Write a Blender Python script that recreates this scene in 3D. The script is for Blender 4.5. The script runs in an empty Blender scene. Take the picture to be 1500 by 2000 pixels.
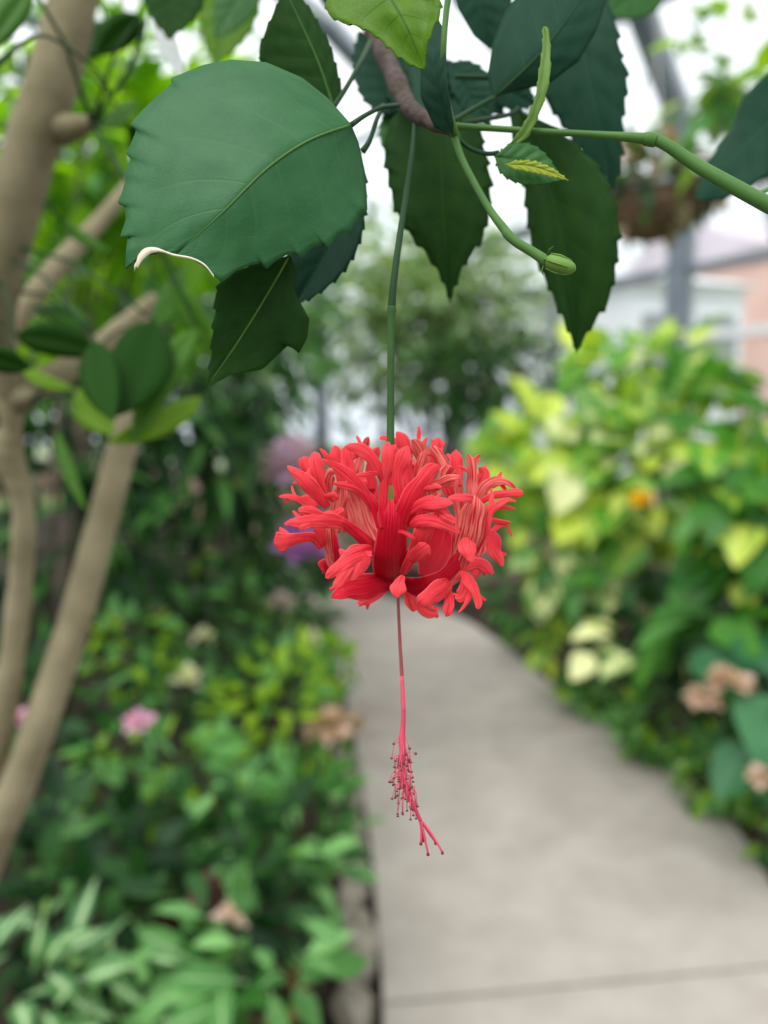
import bpy, math, random
from mathutils import Vector, Matrix
random.seed(11)
R = math.radians
scene = bpy.context.scene
col = scene.collection

# ------------------------------------------------------------------ camera
FPX = 1550.0                      # focal length in pixels of the 1500x2000 frame
CAMZ, PITCH, FOCUS = 1.45, R(6.3), 0.236
cam_d = bpy.data.cameras.new('camera')
cam_d.sensor_fit = 'VERTICAL'; cam_d.sensor_height = 36.0
cam_d.lens = FPX / 2000.0 * 36.0
cam_d.clip_start = 0.01; cam_d.clip_end = 200
cam_d.dof.use_dof = True; cam_d.dof.focus_distance = FOCUS; cam_d.dof.aperture_fstop = 5.6
cam = bpy.data.objects.new('camera', cam_d); col.objects.link(cam)
cam.location = (0, 0, CAMZ); cam.rotation_euler = (math.pi/2 - PITCH, 0, 0)
scene.camera = cam

# ------------------------------------------------------------------ sky (even overcast) and exposure
world = bpy.data.worlds.new('overcast_sky'); scene.world = world; world.use_nodes = True
wn = world.node_tree; wn.nodes.clear()
w_out = wn.nodes.new('ShaderNodeOutputWorld'); w_bg = wn.nodes.new('ShaderNodeBackground')
w_tc = wn.nodes.new('ShaderNodeTexCoord'); w_sep = wn.nodes.new('ShaderNodeSeparateXYZ'); w_rmp = wn.nodes.new('ShaderNodeValToRGB')
w_rmp.color_ramp.elements[0].position = 0.0; w_rmp.color_ramp.elements[0].color = (0.50, 0.54, 0.59, 1)
w_rmp.color_ramp.elements[1].position = 0.9; w_rmp.color_ramp.elements[1].color = (1.0, 1.0, 1.0, 1)
wn.links.new(w_tc.outputs['Generated'], w_sep.inputs[0]); wn.links.new(w_sep.outputs['Z'], w_rmp.inputs[0])
wn.links.new(w_rmp.outputs[0], w_bg.inputs[0]); wn.links.new(w_bg.outputs[0], w_out.inputs[0])
w_bg.inputs[1].default_value = 1.35
sun_d = bpy.data.lights.new('sun', 'SUN'); sun_d.energy = 2.2; sun_d.angle = R(35); sun_d.color = (1.0, 0.98, 0.95)
sun = bpy.data.objects.new('sun', sun_d); col.objects.link(sun)
sun.rotation_euler = (R(32), R(-24), 0)
scene.view_settings.view_transform = 'Standard'; scene.view_settings.look = 'None'
scene.view_settings.gamma = 1.0; scene.view_settings.use_curve_mapping = False
scene.view_settings.exposure = 0.75

# ------------------------------------------------------------------ helpers
CP, SP = math.cos(PITCH), math.sin(PITCH)
FWD = Vector((0, CP, -SP)); UPV = Vector((0, SP, CP)); RGT = Vector((1, 0, 0)); CAM = Vector((0, 0, CAMZ))
def W(x, y, d):                    # place seen at (x, y), d metres away along the view axis
    return CAM + FWD*d + RGT*(d*(x-750)/FPX) - UPV*(d*(y-1000)/FPX)
def G(x, y, z=0.0):                # where the line of sight meets the level z
    r = FWD + RGT*((x-750)/FPX) - UPV*((y-1000)/FPX)
    return CAM + r*((z-CAMZ)/r.z)
def mesh(name, v, f, uv=None, mats=(), mi=None, smooth=True, attr=None):
    m = bpy.data.meshes.new(name); m.from_pydata([tuple(p) for p in v], [], f)
    for k in mats: m.materials.append(k)
    if mi is not None: m.polygons.foreach_set('material_index', mi)
    if uv is not None:
        l = m.uv_layers.new(name='UVMap'); d = []
        for p in m.polygons:
            for i in p.vertices: d += [uv[i][0], uv[i][1]]
        l.data.foreach_set('uv', d)
    if attr is not None:
        a = m.attributes.new('tone', 'FLOAT', 'POINT'); a.data.foreach_set('value', attr)
    if smooth: m.polygons.foreach_set('use_smooth', [True]*len(m.polygons))
    m.update(); return m
def link(name, data, parent=None, mw=None):
    o = bpy.data.objects.new(name, data); col.objects.link(o)
    if parent: o.parent = parent
    if mw is not None: o.matrix_basis = mw
    return o
def tag(o, label=None, cat=None, group=None, kind=None):
    if label: o['label'] = label
    if cat: o['category'] = cat
    if group: o['group'] = group
    if kind: o['kind'] = kind
    return o
def thing(name, label, cat, loc, group=None):
    o = bpy.data.objects.new(name, None); col.objects.link(o); o.location = loc; o.empty_display_size = 0.05
    return tag(o, label, cat, group)
def sub(o): return Matrix.Translation(o.location).inverted() if o else Matrix()
class MB:                          # collects geometry in world space
    def __init__(s): s.v, s.f, s.mi = [], [], []
    def box(s, c, h, rz=0, m=0, rot=None):
        b = len(s.v); M = rot or Matrix.Rotation(rz, 3, 'Z')
        for z in (-1, 1):
            for y in (-1, 1):
                for x in (-1, 1): s.v.append(Vector(c) + M @ Vector((x*h[0], y*h[1], z*h[2])))
        for q in ((0,2,3,1),(4,5,7,6),(0,1,5,4),(2,6,7,3),(0,4,6,2),(1,3,7,5)):
            s.f.append(tuple(b+i for i in q)); s.mi.append(m)
        return s
    def bar(s, a, b, w, h, m=0, up=Vector((0,0,1))):
        a, b = Vector(a), Vector(b); d = (b-a); L = d.length; d.normalize()
        x = d.cross(up); x = x.normalized() if x.length > 1e-4 else Vector((1,0,0)); z = x.cross(d)
        return s.box((a+b)/2, (w/2, L/2, h/2), m=m, rot=Matrix((x, d, z)).transposed())
    def tube(s, pts, rad, n=8, m=0):
        pts = [Vector(p) for p in pts]; b = len(s.v); k = len(pts)
        if not hasattr(rad, '__len__'): rad = [rad]*k
        px = None
        for i, p in enumerate(pts):
            t = (pts[min(i+1,k-1)] - pts[max(i-1,0)]).normalized()
            if px is None: px = t.orthogonal().normalized()
            px = (px - t*px.dot(t)).normalized(); py = t.cross(px)
            for j in range(n):
                a = 2*math.pi*j/n; s.v.append(p + (px*math.cos(a) + py*math.sin(a))*rad[i])
        for i in range(k-1):
            for j in range(n):
                s.f.append((b+i*n+j, b+i*n+(j+1)%n, b+(i+1)*n+(j+1)%n, b+(i+1)*n+j)); s.mi.append(m)
        s.f.append(tuple(b+j for j in reversed(range(n)))); s.mi.append(m)
        s.f.append(tuple(b+(k-1)*n+j for j in range(n))); s.mi.append(m)
        return s
    def ball(s, c, r, m=0, nu=8, nv=6, sc=(1,1,1), jit=0):
        b = len(s.v); c = Vector(c)
        for i in range(nv+1):
            th = math.pi*i/nv
            for j in range(nu):
                a = 2*math.pi*j/nu; k = 1 + random.uniform(-jit, jit)
                s.v.append(c + Vector((r*k*sc[0]*math.sin(th)*math.cos(a), r*k*sc[1]*math.sin(th)*math.sin(a), r*k*sc[2]*math.cos(th))))
        for i in range(nv):
            for j in range(nu):
                s.f.append((b+i*nu+j, b+(i+1)*nu+j, b+(i+1)*nu+(j+1)%nu, b+i*nu+(j+1)%nu)); s.mi.append(m)
        return s
    def build(s, name, mats, parent=None, smooth=False):
        mats = mats if isinstance(mats, (list, tuple)) else [mats]
        off = parent_world(parent)
        me = mesh(name, [p-off for p in s.v], s.f, mats=mats, mi=s.mi, smooth=smooth)
        return link(name, me, parent)
def parent_world(o):
    v = Vector((0,0,0))
    while o is not None: v = v + o.location; o = o.parent
    return v
def crom(P, n):                    # Catmull-Rom through tuples, n samples per span
    P = [tuple(map(float, p)) for p in P]; out = []
    for i in range(len(P)-1):
        p0, p1, p2, p3 = P[max(i-1,0)], P[i], P[i+1], P[min(i+2,len(P)-1)]
        for k in range(n):
            t = k/n
            out.append(tuple(0.5*(2*b + (c-a)*t + (2*a-5*b+4*c-d)*t*t + (-a+3*b-3*c+d)*t**3) for a,b,c,d in zip(p0,p1,p2,p3)))
    out.append(P[-1]); return out
def resample(P, n):                # n+1 points evenly spaced by length in the first two coordinates
    L = [0.0]
    for a, b in zip(P, P[1:]): L.append(L[-1] + math.hypot(b[0]-a[0], b[1]-a[1]))
    out, i = [], 0
    for k in range(n+1):
        s = L[-1]*k/n
        while i < len(P)-2 and L[i+1] < s: i += 1
        t = (s-L[i])/max(L[i+1]-L[i], 1e-9); t = min(max(t,0),1)
        out.append(tuple(a+(b-a)*t for a,b in zip(P[i],P[i+1])))
    return out

# ------------------------------------------------------------------ materials
def nmat(name):
    m = bpy.data.materials.new(name); m.use_nodes = True; nt = m.node_tree; nt.nodes.clear()
    out = nt.nodes.new('ShaderNodeOutputMaterial'); return m, nt, out
def N(nt, t, **k):
    n = nt.nodes.new(t)
    for a, b in k.items(): setattr(n, a, b)
    return n
def mixc(nt, fac, a, b):
    n = N(nt, 'ShaderNodeMix', data_type='RGBA'); L = nt.links
    for sock, v in ((n.inputs[0], fac), (n.inputs[6], a), (n.inputs[7], b)):
        if isinstance(v, (int, float)): sock.default_value = v
        elif isinstance(v, tuple): sock.default_value = (*v, 1)
        else: L.new(v, sock)
    return n.outputs[2]
def math_(nt, op, a, b=None, c=None, clamp=False):
    n = N(nt, 'ShaderNodeMath', operation=op, use_clamp=clamp)
    for i, v in enumerate((a, b, c)):
        if v is None: continue
        if isinstance(v, (int, float)): n.inputs[i].default_value = v
        else: nt.links.new(v, n.inputs[i])
    return n.outputs[0]
def mapr(nt, v, a, b, c=0.0, d=1.0):
    n = N(nt, 'ShaderNodeMapRange'); nt.links.new(v, n.inputs[0])
    for i, k in enumerate((a, b, c, d)): n.inputs[i+1].default_value = k
    return n.outputs[0]
def noise(nt, scale, detail=3, vec=None, rough=0.5):
    n = N(nt, 'ShaderNodeTexNoise'); n.inputs['Scale'].default_value = scale; n.inputs['Detail'].default_value = detail; n.inputs['Roughness'].default_value = rough
    if vec is not None: nt.links.new(vec, n.inputs['Vector'])
    return n.outputs['Fac']
def princ(nt, colr, rough=0.6, spec=0.3, nrm=None, metal=0):
    p = N(nt, 'ShaderNodeBsdfPrincipled')
    if isinstance(colr, tuple): p.inputs['Base Color'].default_value = (*colr, 1)
    else: nt.links.new(colr, p.inputs['Base Color'])
    p.inputs['Roughness'].default_value = rough; p.inputs['Specular IOR Level'].default_value = spec; p.inputs['Metallic'].default_value = metal
    if nrm is not None: nt.links.new(nrm, p.inputs['Normal'])
    return p
def bump(nt, h, strength=0.3, dist=0.01):
    b = N(nt, 'ShaderNodeBump'); b.inputs['Strength'].default_value = strength; b.inputs['Distance'].default_value = dist
    nt.links.new(h, b.inputs['Height']); return b.outputs[0]
def surf(name, c1, c2, scale=8, rough=0.8, bs=0.3, bd=0.01, spec=0.2, metal=0, coord='Object'):
    m, nt, out = nmat(name); tc = N(nt, 'ShaderNodeTexCoord').outputs[coord]
    f = noise(nt, scale, 5, tc, 0.6); f2 = mapr(nt, f, 0.3, 0.7)
    p = princ(nt, mixc(nt, f2, c1, c2), rough, spec, bump(nt, f, bs, bd) if bs else None, metal)
    nt.links.new(p.outputs[0], out.inputs[0]); return m
def leafy(nt, out, colr, tcol, trans=0.35, rough=0.42, spec=0.45, nrm=None):
    p = princ(nt, colr, rough, spec, nrm); t = N(nt, 'ShaderNodeBsdfTranslucent')
    if isinstance(tcol, tuple): t.inputs[0].default_value = (*tcol, 1)
    else: nt.links.new(tcol, t.inputs[0])
    mx = N(nt, 'ShaderNodeMixShader'); mx.inputs[0].default_value = trans
    nt.links.new(p.outputs[0], mx.inputs[1]); nt.links.new(t.outputs[0], mx.inputs[2]); nt.links.new(mx.outputs[0], out.inputs[0])
def scalec(nt, c, k):              # colour times constant triple
    n = N(nt, 'ShaderNodeMix', data_type='RGBA', blend_type='MULTIPLY'); n.inputs[0].default_value = 1
    nt.links.new(c, n.inputs[6]); n.inputs[7].default_value = (*k, 1); return n.outputs[2]
def leafmat(name, c1, c2, trans=0.35, rough=0.42, rib=None, spec=0.4, tk=(1.5, 1.5, 0.7)):
    m, nt, out = nmat(name)
    rnd = math_(nt, 'FRACT', math_(nt, 'ADD', N(nt, 'ShaderNodeObjectInfo').outputs['Random'], N(nt, 'ShaderNodeNewGeometry').outputs['Random Per Island']))
    c = mixc(nt, rnd, c1, c2)
    if rib:
        u = N(nt, 'ShaderNodeUVMap').outputs[0]; sp = N(nt, 'ShaderNodeSeparateXYZ'); nt.links.new(u, sp.inputs[0])
        d = math_(nt, 'ABSOLUTE', math_(nt, 'SUBTRACT', sp.outputs[1], 0.5))
        c = mixc(nt, mapr(nt, d, 0.02, rib[1], 1, 0), c, rib[0])
    leafy(nt, out, c, scalec(nt, c, tk), trans, rough, spec); return m
def varieg(name, g, y, lo, hi, scale=2.5, trans=0.35):
    m, nt, out = nmat(name); oi = N(nt, 'ShaderNodeObjectInfo'); rnd = oi.outputs['Random']
    u = N(nt, 'ShaderNodeUVMap').outputs[0]
    add = N(nt, 'ShaderNodeVectorMath', operation='ADD'); nt.links.new(u, add.inputs[0])
    cmb = N(nt, 'ShaderNodeCombineXYZ'); nt.links.new(math_(nt, 'MULTIPLY', rnd, 37.0), cmb.inputs[2]); nt.links.new(cmb.outputs[0], add.inputs[1])
    sp = N(nt, 'ShaderNodeSeparateXYZ'); nt.links.new(u, sp.inputs[0])
    d = math_(nt, 'ABSOLUTE', math_(nt, 'SUBTRACT', sp.outputs[1], 0.5))
    f = noise(nt, scale, 3, add.outputs[0], 0.6)
    s = math_(nt, 'ADD', f, math_(nt, 'MULTIPLY', math_(nt, 'SUBTRACT', rnd, 0.5), 0.5))
    s = math_(nt, 'ADD', s, math_(nt, 'MULTIPLY', d, -0.25))
    c = mixc(nt, mapr(nt, s, lo, hi), g, y)
    leafy(nt, out, c, scalec(nt, c, (1.1, 1.1, 0.6)), trans, 0.4, 0.4); return m
def bigleafmat(name, c1, c2, vein, trans, tk, rough=0.36, spec=0.5, nv=6.5, vw=0.06):
    m, nt, out = nmat(name); u = N(nt, 'ShaderNodeUVMap').outputs[0]
    sp = N(nt, 'ShaderNodeSeparateXYZ'); nt.links.new(u, sp.inputs[0])
    d = math_(nt, 'ABSOLUTE', math_(nt, 'SUBTRACT', sp.outputs[1], 0.5))
    ph = math_(nt, 'SUBTRACT', math_(nt, 'MULTIPLY', sp.outputs[0], nv), math_(nt, 'MULTIPLY', d, 2.6))
    fr = math_(nt, 'ABSOLUTE', math_(nt, 'SUBTRACT', math_(nt, 'FRACT', ph), 0.5))
    v1 = mapr(nt, fr, 0.0, vw, 1, 0); v1 = math_(nt, 'MULTIPLY', v1, mapr(nt, d, 0.1, 0.48, 1, 0.0))
    v2 = mapr(nt, d, 0.004, 0.016, 1, 0)
    tc = N(nt, 'ShaderNodeTexCoord').outputs['UV']
    nz = noise(nt, 7, 4, tc); net = N(nt, 'ShaderNodeTexVoronoi', feature='DISTANCE_TO_EDGE'); net.inputs['Scale'].default_value = 34; nt.links.new(tc, net.inputs[0])
    nv_ = mapr(nt, net.outputs['Distance'], 0.0, 0.08, 0.16, 0)
    ve = math_(nt, 'MAXIMUM', math_(nt, 'MAXIMUM', math_(nt, 'MULTIPLY', v1, 0.55), v2), nv_)
    c = mixc(nt, mapr(nt, nz, 0.3, 0.7), c1, c2); c = mixc(nt, ve, c, vein)
    h = math_(nt, 'SUBTRACT', math_(nt, 'MULTIPLY', nz, 0.4), ve)
    leafy(nt, out, c, scalec(nt, c, tk), trans, rough, spec, bump(nt, h, 0.25, 0.0006)); return m

M = {}
M['leaf_top'] = bigleafmat('leaf_top', (.027, .118, .040), (.042, .155, .054), (.055, .17, .055), .20, (1.2, 1.5, .4), rough=.45, spec=.20)
M['leaf_under'] = bigleafmat('leaf_under', (.020, .072, .014), (.031, .094, .016), (.04, .11, .02), .42, (1.5, 1.5, .25), rough=.6, spec=.12)
M['leaf_dark'] = bigleafmat('leaf_dark', (.010, .052, .030), (.015, .066, .034), (.022, .085, .045), .25, (1.1, 1.4, .7), rough=.55, spec=.14)
M['leaf_young'] = bigleafmat('leaf_young', (.10, .24, .010), (.15, .30, .012), (.05, .15, .01), .45, (1.4, 1.3, .4), spec=.2)
M['leaf_mid'] = bigleafmat('leaf_mid', (.03, .13, .03), (.045, .16, .028), (.08, .2, .05), .3, (1.3, 1.4, .5), spec=.2)
M['leaf_yellow'] = leafmat('leaf_yellow', (.36, .44, .05), (.42, .46, .05), .4, spec=.2)
M['leaf_shoot'] = leafmat('leaf_shoot', (.17, .31, .08), (.22, .36, .09), .4, spec=.2)
M['leaf_pale'] = surf('leaf_pale', (.42, .47, .46), (.6, .62, .6), 30, .6, .1)
M['dry'] = surf('dry_margin', (.62, .46, .33), (.85, .80, .68), 300, .7, .2, .0005)
M['stalk'] = surf('green_stalk', (.05, .135, .03), (.085, .185, .04), 60, .55, .1, .0004, .2)
M['stalk_dark'] = surf('dark_stalk', (.014, .045, .018), (.024, .062, .022), 60, .6, .1, .0004, .15)
M['stalk_flower'] = surf('flower_stalk_green', (.026, .075, .020), (.045, .11, .028), 60, .6, .1, .0004, .15)
M['bud'] = surf('bud_skin', (.10, .21, .03), (.14, .26, .04), 90, .5, .1, .0004, .3)
M['woody'] = surf('woody_twig', (.045, .033, .028), (.11, .08, .068), 220, .85, .8, .002)
M['bark_lit'] = surf('lit_tan_bark', (.19, .160, .092), (.34, .29, .185), 22, .85, .5, .004)  # same tan bark, lightened in colour for stems less shaded than the trunk
M['bark'] = surf('tan_bark', (.13, .112, .062), (.25, .213, .13), 22, .85, .5, .004)
def petalmat(name, streak):
    m, nt, out = nmat(name)
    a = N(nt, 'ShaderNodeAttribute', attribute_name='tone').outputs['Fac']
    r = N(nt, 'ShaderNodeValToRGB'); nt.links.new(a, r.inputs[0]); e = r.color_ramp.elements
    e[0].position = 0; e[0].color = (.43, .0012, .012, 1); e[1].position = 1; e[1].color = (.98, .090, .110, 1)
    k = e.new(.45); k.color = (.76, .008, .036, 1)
    u = N(nt, 'ShaderNodeUVMap').outputs[0]; mp = N(nt, 'ShaderNodeMapping'); nt.links.new(u, mp.inputs[0]); mp.inputs['Scale'].default_value = (.7, 14.0, 1)
    f = noise(nt, 1.3, 4, mp.outputs[0], .55)
    if streak:
        c = mixc(nt, mapr(nt, f, .40, .60), (.58, .010, .028), (.90, .30, .235)); c = mixc(nt, .18, c, r.outputs[0])
    else:
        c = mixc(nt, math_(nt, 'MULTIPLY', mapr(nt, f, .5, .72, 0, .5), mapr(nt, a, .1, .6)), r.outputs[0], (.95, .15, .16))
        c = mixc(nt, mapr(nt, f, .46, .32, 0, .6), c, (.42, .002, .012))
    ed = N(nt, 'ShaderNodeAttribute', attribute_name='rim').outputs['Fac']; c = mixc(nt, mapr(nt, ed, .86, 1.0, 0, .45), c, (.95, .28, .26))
    leafy(nt, out, c, scalec(nt, c, (1.05, 1.2, 1.2)), .36, .5, .18, bump(nt, f, .5, .0005)); return m
M['petal'] = petalmat('petal_red', False); M['petal_streak'] = petalmat('petal_streaked', True)
M['column'] = surf('style_pink', (.55, .05, .10), (.72, .10, .16), 90, .45, 0)
M['column_dark'] = surf('style_dusky', (.22, .05, .06), (.32, .08, .08), 90, .45, 0)
M['anther'] = surf('anther_maroon', (.10, .02, .025), (.20, .05, .045), 500, .8, 0)
M['calyx'] = surf('calyx_green', (.09, .13, .02), (.14, .18, .03), 60, .5, 0)
# setting
M['concrete'] = surf('path_concrete', (.325, .285, .25), (.43, .385, .345), 5, .9, .25, .004)
M['soil'] = surf('dark_mulch', (.018, .013, .009), (.05, .035, .024), 26, .95, 1, .03)
M['stone'] = surf('edging_stone', (.16, .14, .11), (.36, .32, .26), 14, .9, .6, .01)
M['steel'] = surf('painted_steel', (.14, .165, .20), (.19, .215, .25), 4, .55, 0)
M['white_frame'] = surf('white_frame', (.62, .65, .68), (.72, .74, .76), 3, .5, 0)
M['brick'] = surf('knee_wall_masonry', (.28, .17, .14), (.42, .30, .25), 6, .9, .3)
M['house_brick'] = surf('house_brick', (.50, .22, .16), (.62, .33, .25), 2, .9, 0)
M['house_pale'] = surf('house_pale', (.55, .57, .60), (.66, .67, .70), 1, .9, 0)
M['house_roof'] = surf('house_roof', (.42, .34, .42), (.52, .43, .50), 1, .9, 0)
M['lawn'] = surf('outside_lawn', (.10, .17, .05), (.16, .23, .08), 2, .95, 0)
M['dark_glass'] = surf('dark_glass', (.05, .06, .08), (.09, .1, .12), 2, .2, 0, spec=.6)
M['coir'] = surf('coir_fibre', (.09, .055, .035), (.24, .15, .10), 40, .95, 1, .01)
M['wire'] = surf('steel_wire', (.2, .2, .2), (.3, .3, .3), 10, .4, 0, metal=.8)
M['terracotta'] = surf('terracotta', (.28, .075, .035), (.38, .12, .06), 12, .85, .2)
def glass():
    m, nt, out = nmat('greenhouse_glass')
    t = N(nt, 'ShaderNodeBsdfTransparent'); t.inputs[0].default_value = (.93, .95, .96, 1)
    d = N(nt, 'ShaderNodeBsdfTranslucent'); d.inputs[0].default_value = (.9, .93, .95, 1)
    g = N(nt, 'ShaderNodeBsdfGlossy'); g.inputs['Roughness'].default_value = .08
    a = N(nt, 'ShaderNodeMixShader'); a.inputs[0].default_value = .28; b = N(nt, 'ShaderNodeMixShader'); b.inputs[0].default_value = .05
    L = nt.links; L.new(t.outputs[0], a.inputs[1]); L.new(d.outputs[0], a.inputs[2]); L.new(a.outputs[0], b.inputs[1]); L.new(g.outputs[0], b.inputs[2]); L.new(b.outputs[0], out.inputs[0])
    return m
M['glass'] = glass()
# plant foliage
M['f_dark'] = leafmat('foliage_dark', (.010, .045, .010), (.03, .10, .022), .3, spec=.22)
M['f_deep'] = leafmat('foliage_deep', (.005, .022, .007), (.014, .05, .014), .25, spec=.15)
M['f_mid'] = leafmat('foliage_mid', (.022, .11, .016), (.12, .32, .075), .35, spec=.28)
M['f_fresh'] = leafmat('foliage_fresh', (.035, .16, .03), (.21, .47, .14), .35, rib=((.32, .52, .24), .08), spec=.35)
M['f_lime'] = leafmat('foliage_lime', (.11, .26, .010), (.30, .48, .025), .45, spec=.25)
M['f_backlit'] = leafmat('foliage_backlit', (.07, .22, .006), (.28, .50, .014), .62, spec=.2)  # leaf colours raised to stand in for backlight the crown does not get
M['f_grey'] = leafmat('foliage_greygreen', (.11, .21, .08), (.42, .54, .31), .4, spec=.35)
M['f_stripe'] = leafmat('foliage_striped', (.04, .15, .04), (.12, .28, .09), .3, rib=((.48, .64, .36), .22), spec=.25)
M['f_blue'] = leafmat('foliage_bluegreen', (.03, .13, .055), (.07, .22, .095), .3, spec=.25)
M['f_big'] = leafmat('foliage_broad', (.03, .15, .02), (.10, .30, .04), .4, spec=.25)
M['f_red'] = leafmat('foliage_reddish', (.10, .035, .04), (.22, .09, .09), .3)
M['f_brown'] = leafmat('foliage_withered', (.30, .20, .13), (.45, .33, .23), .3)
M['f_yellow'] = varieg('foliage_yellow_variegated', (.10, .32, .025), (.66, .78, .10), .28, .54)
M['f_cream'] = varieg('foliage_cream_variegated', (.10, .30, .05), (.84, .86, .44), .26, .48)
M['p_purple'] = leafmat('bloom_purple', (.40, .16, .56), (.54, .28, .66), .35)
M['p_lilac'] = leafmat('bloom_lilac', (.50, .34, .58), (.65, .5, .7), .35)
M['p_pink'] = leafmat('bloom_pink', (.62, .30, .52), (.78, .48, .66), .35)
M['p_blush'] = leafmat('bloom_blush', (.52, .35, .29), (.72, .54, .47), .35)
M['p_pale'] = leafmat('bloom_pale_mauve', (.36, .27, .27), (.5, .4, .4), .35)
M['p_white'] = leafmat('bloom_white', (.62, .62, .5), (.75, .75, .62), .35)
M['p_gold'] = leafmat('bloom_gold', (.80, .50, .01), (.9, .6, .02), .35)
M['twig'] = surf('green_twig', (.05, .07, .03), (.10, .11, .05), 30, .8, 0)
M['trunk'] = surf('grey_trunk', (.09, .07, .055), (.17, .14, .11), 14, .9, .4)

# ================================================================== SETTING
path = link('path', mesh('path_bed', [(-9,-3,-.06),(6,-3,-.06),(6,14,-.06),(-9,14,-.06)], [(0,1,2,3)], mats=[M['soil']]))
path.name = 'ground'; tag(path, kind='structure')
lawn = link('lawn', mesh('lawn', [(-60,-60,-.09),(60,-60,-.09),(60,60,-.09),(-60,60,-.09)], [(0,1,2,3)], mats=[M['lawn']])); tag(lawn, kind='structure')
# concrete path: cross lines from behind the viewer to the far bend, cut into poured slabs
Ledge = [(-.02,-1.6),(0,-.6),(.0,.4),(.0,1.2)] + [tuple(G(x,y)[:2]) for x,y in ((748,1957),(738,1800),(724,1650),(706,1520),(690,1437),(668,1330),(640,1240),(615,1180))] + [(-1.75,7.0)]
Redge = [(1.35,-1.6),(1.4,-.6),(1.42,.4),(1.4,1.2)] + [tuple(G(x,y)[:2]) for x,y in ((1575,1878),(1515,1740),(1400,1568),(1285,1480),(1190,1415),(1070,1330),(960,1243),(850,1190))] + [(-.95,7.7)]
Lr = crom(Ledge, 6); Rr = crom(Redge, 6)
slab_cut = [0, 12, 24, 48, 72]
pave = tag(thing('path', None, None, (0,0,0)), kind='structure')
for a, b in zip(slab_cut, slab_cut[1:]):
    v, f = [], []
    g0 = .006
    for i in range(a, b+1):
        l, r = Vector((*Lr[i],0)), Vector((*Rr[i],0))
        dv = Vector((*Lr[min(i+1,len(Lr)-1)],0)) - Vector((*Lr[max(i-1,0)],0)); dv.normalize()
        s = g0 if i == a else (-g0 if i == b else 0)
        for k, z in ((0,-.08),(0,0),(1,0),(1,-.08)):
            p = (l if k == 0 else r) + dv*s; v.append((p.x, p.y, z + (-.004 if z == 0 and i in (a,b) else 0)))
    n = b-a+1
    for i in range(n-1):
        for k in range(3): f.append((i*4+k, i*4+k+1, i*4+5+k, i*4+4+k))
    f.append((0,1,2,3)); f.append(tuple((n-1)*4+k for k in (3,2,1,0)))
    link('slab', mesh('slab', v, f, mats=[M['concrete']], smooth=False), pave)
# low rough stones along the near planting edge
kerb = tag(thing('kerb', None, None, (0,0,0)), kind='structure')
for i in range(12, 54, 2):
    l = Vector((*Lr[i], 0)); mb = MB(); q = random.uniform(.06,.085)
    mb.ball(l + Vector((-.060+random.uniform(-.02,.01), random.uniform(-.03,.03), -.01)), q, nu=9, nv=6, sc=(.8, 1.1, .75), jit=.12)
    mb.build('stone', M['stone'], kerb, smooth=False)

# ---- glasshouse: a barrel-vaulted nave whose near side wall runs obliquely behind the beds
DW = Vector((-.624, .781, 0)); NW = Vector((.781, .624, 0)); P0 = W(1325, 640, 6.0); P0.z = 0
S0, S1 = -9.6, 14.4
prof = [(0,0.75),(0,2.1),(0,2.6),(0,3.15),(-.16,3.75),(-.62,4.25),(-1.5,4.75),(-2.9,5.2),(-4.5,5.35),(-6.1,5.2),(-7.5,4.75),(-8.4,4.25),(-8.85,3.75),(-9.0,3.15),(-9.0,2.1),(-9.0,0.75)]
def GH(s, k): return P0 + DW*s + NW*prof[k][0] + Vector((0,0,prof[k][1]))
frame = tag(thing('trim_1', None, None, (0,0,0)), kind='structure')
s = S0
while s < S1 + .01:
    for k0, k1 in ((0, len(prof)-1),):
        mb = MB()
        pts = [GH(s, k) for k in range(len(prof))]; pts[0].z = -.1; pts[-1].z = -.1
        for a, b in zip(pts, pts[1:]): mb.bar(a, b + (b-a).normalized()*.02, .15, .15, up=DW)
        mb.build('rib', M['steel'], frame)
    s += 2.4
for k in (1, 2, 3, 5, 7, 8, 9, 11, 13, 14):
    mb = MB().bar(GH(S0, k), GH(S1, k), .05 if k not in (3, 13) else .10, .06 if k not in (3, 13) else .10)
    mb.build('purlin', M['white_frame'] if k in (1, 14) else M['steel'], frame)
for side in (0, len(prof)-1):
    a, b = GH(S0, side), GH(S1, side); a.z = b.z = .33
    w = MB().bar(a, b, .22, .84).build('wall_masonry', M['brick']); w.name = 'wall_side' if side == 0 else 'wall_far_side'; tag(w, kind='structure')
win = tag(thing('window_1', None, None, (0,0,0)), kind='structure')
nb = 20; st = (S1-S0)/nb
for i in range(nb):
    a, b = S0 + i*st, S0 + (i+1)*st
    for k in range(len(prof)-1):
        q = [GH(a, k), GH(b, k), GH(b, k+1), GH(a, k+1)]
        link('pane', mesh('pane', q, [(0,1,2,3)], mats=[M['glass']], smooth=False), win)
    if i % 2 == 0 or True:
        if abs((a-S0) % 2.4) > .05:
            mb = MB()
            for k in range(len(prof)-1): mb.bar(GH(a, k), GH(a, k+1), .035, .05, up=DW)
            mb.build('glazing_bar', M['steel'], frame)
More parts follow.
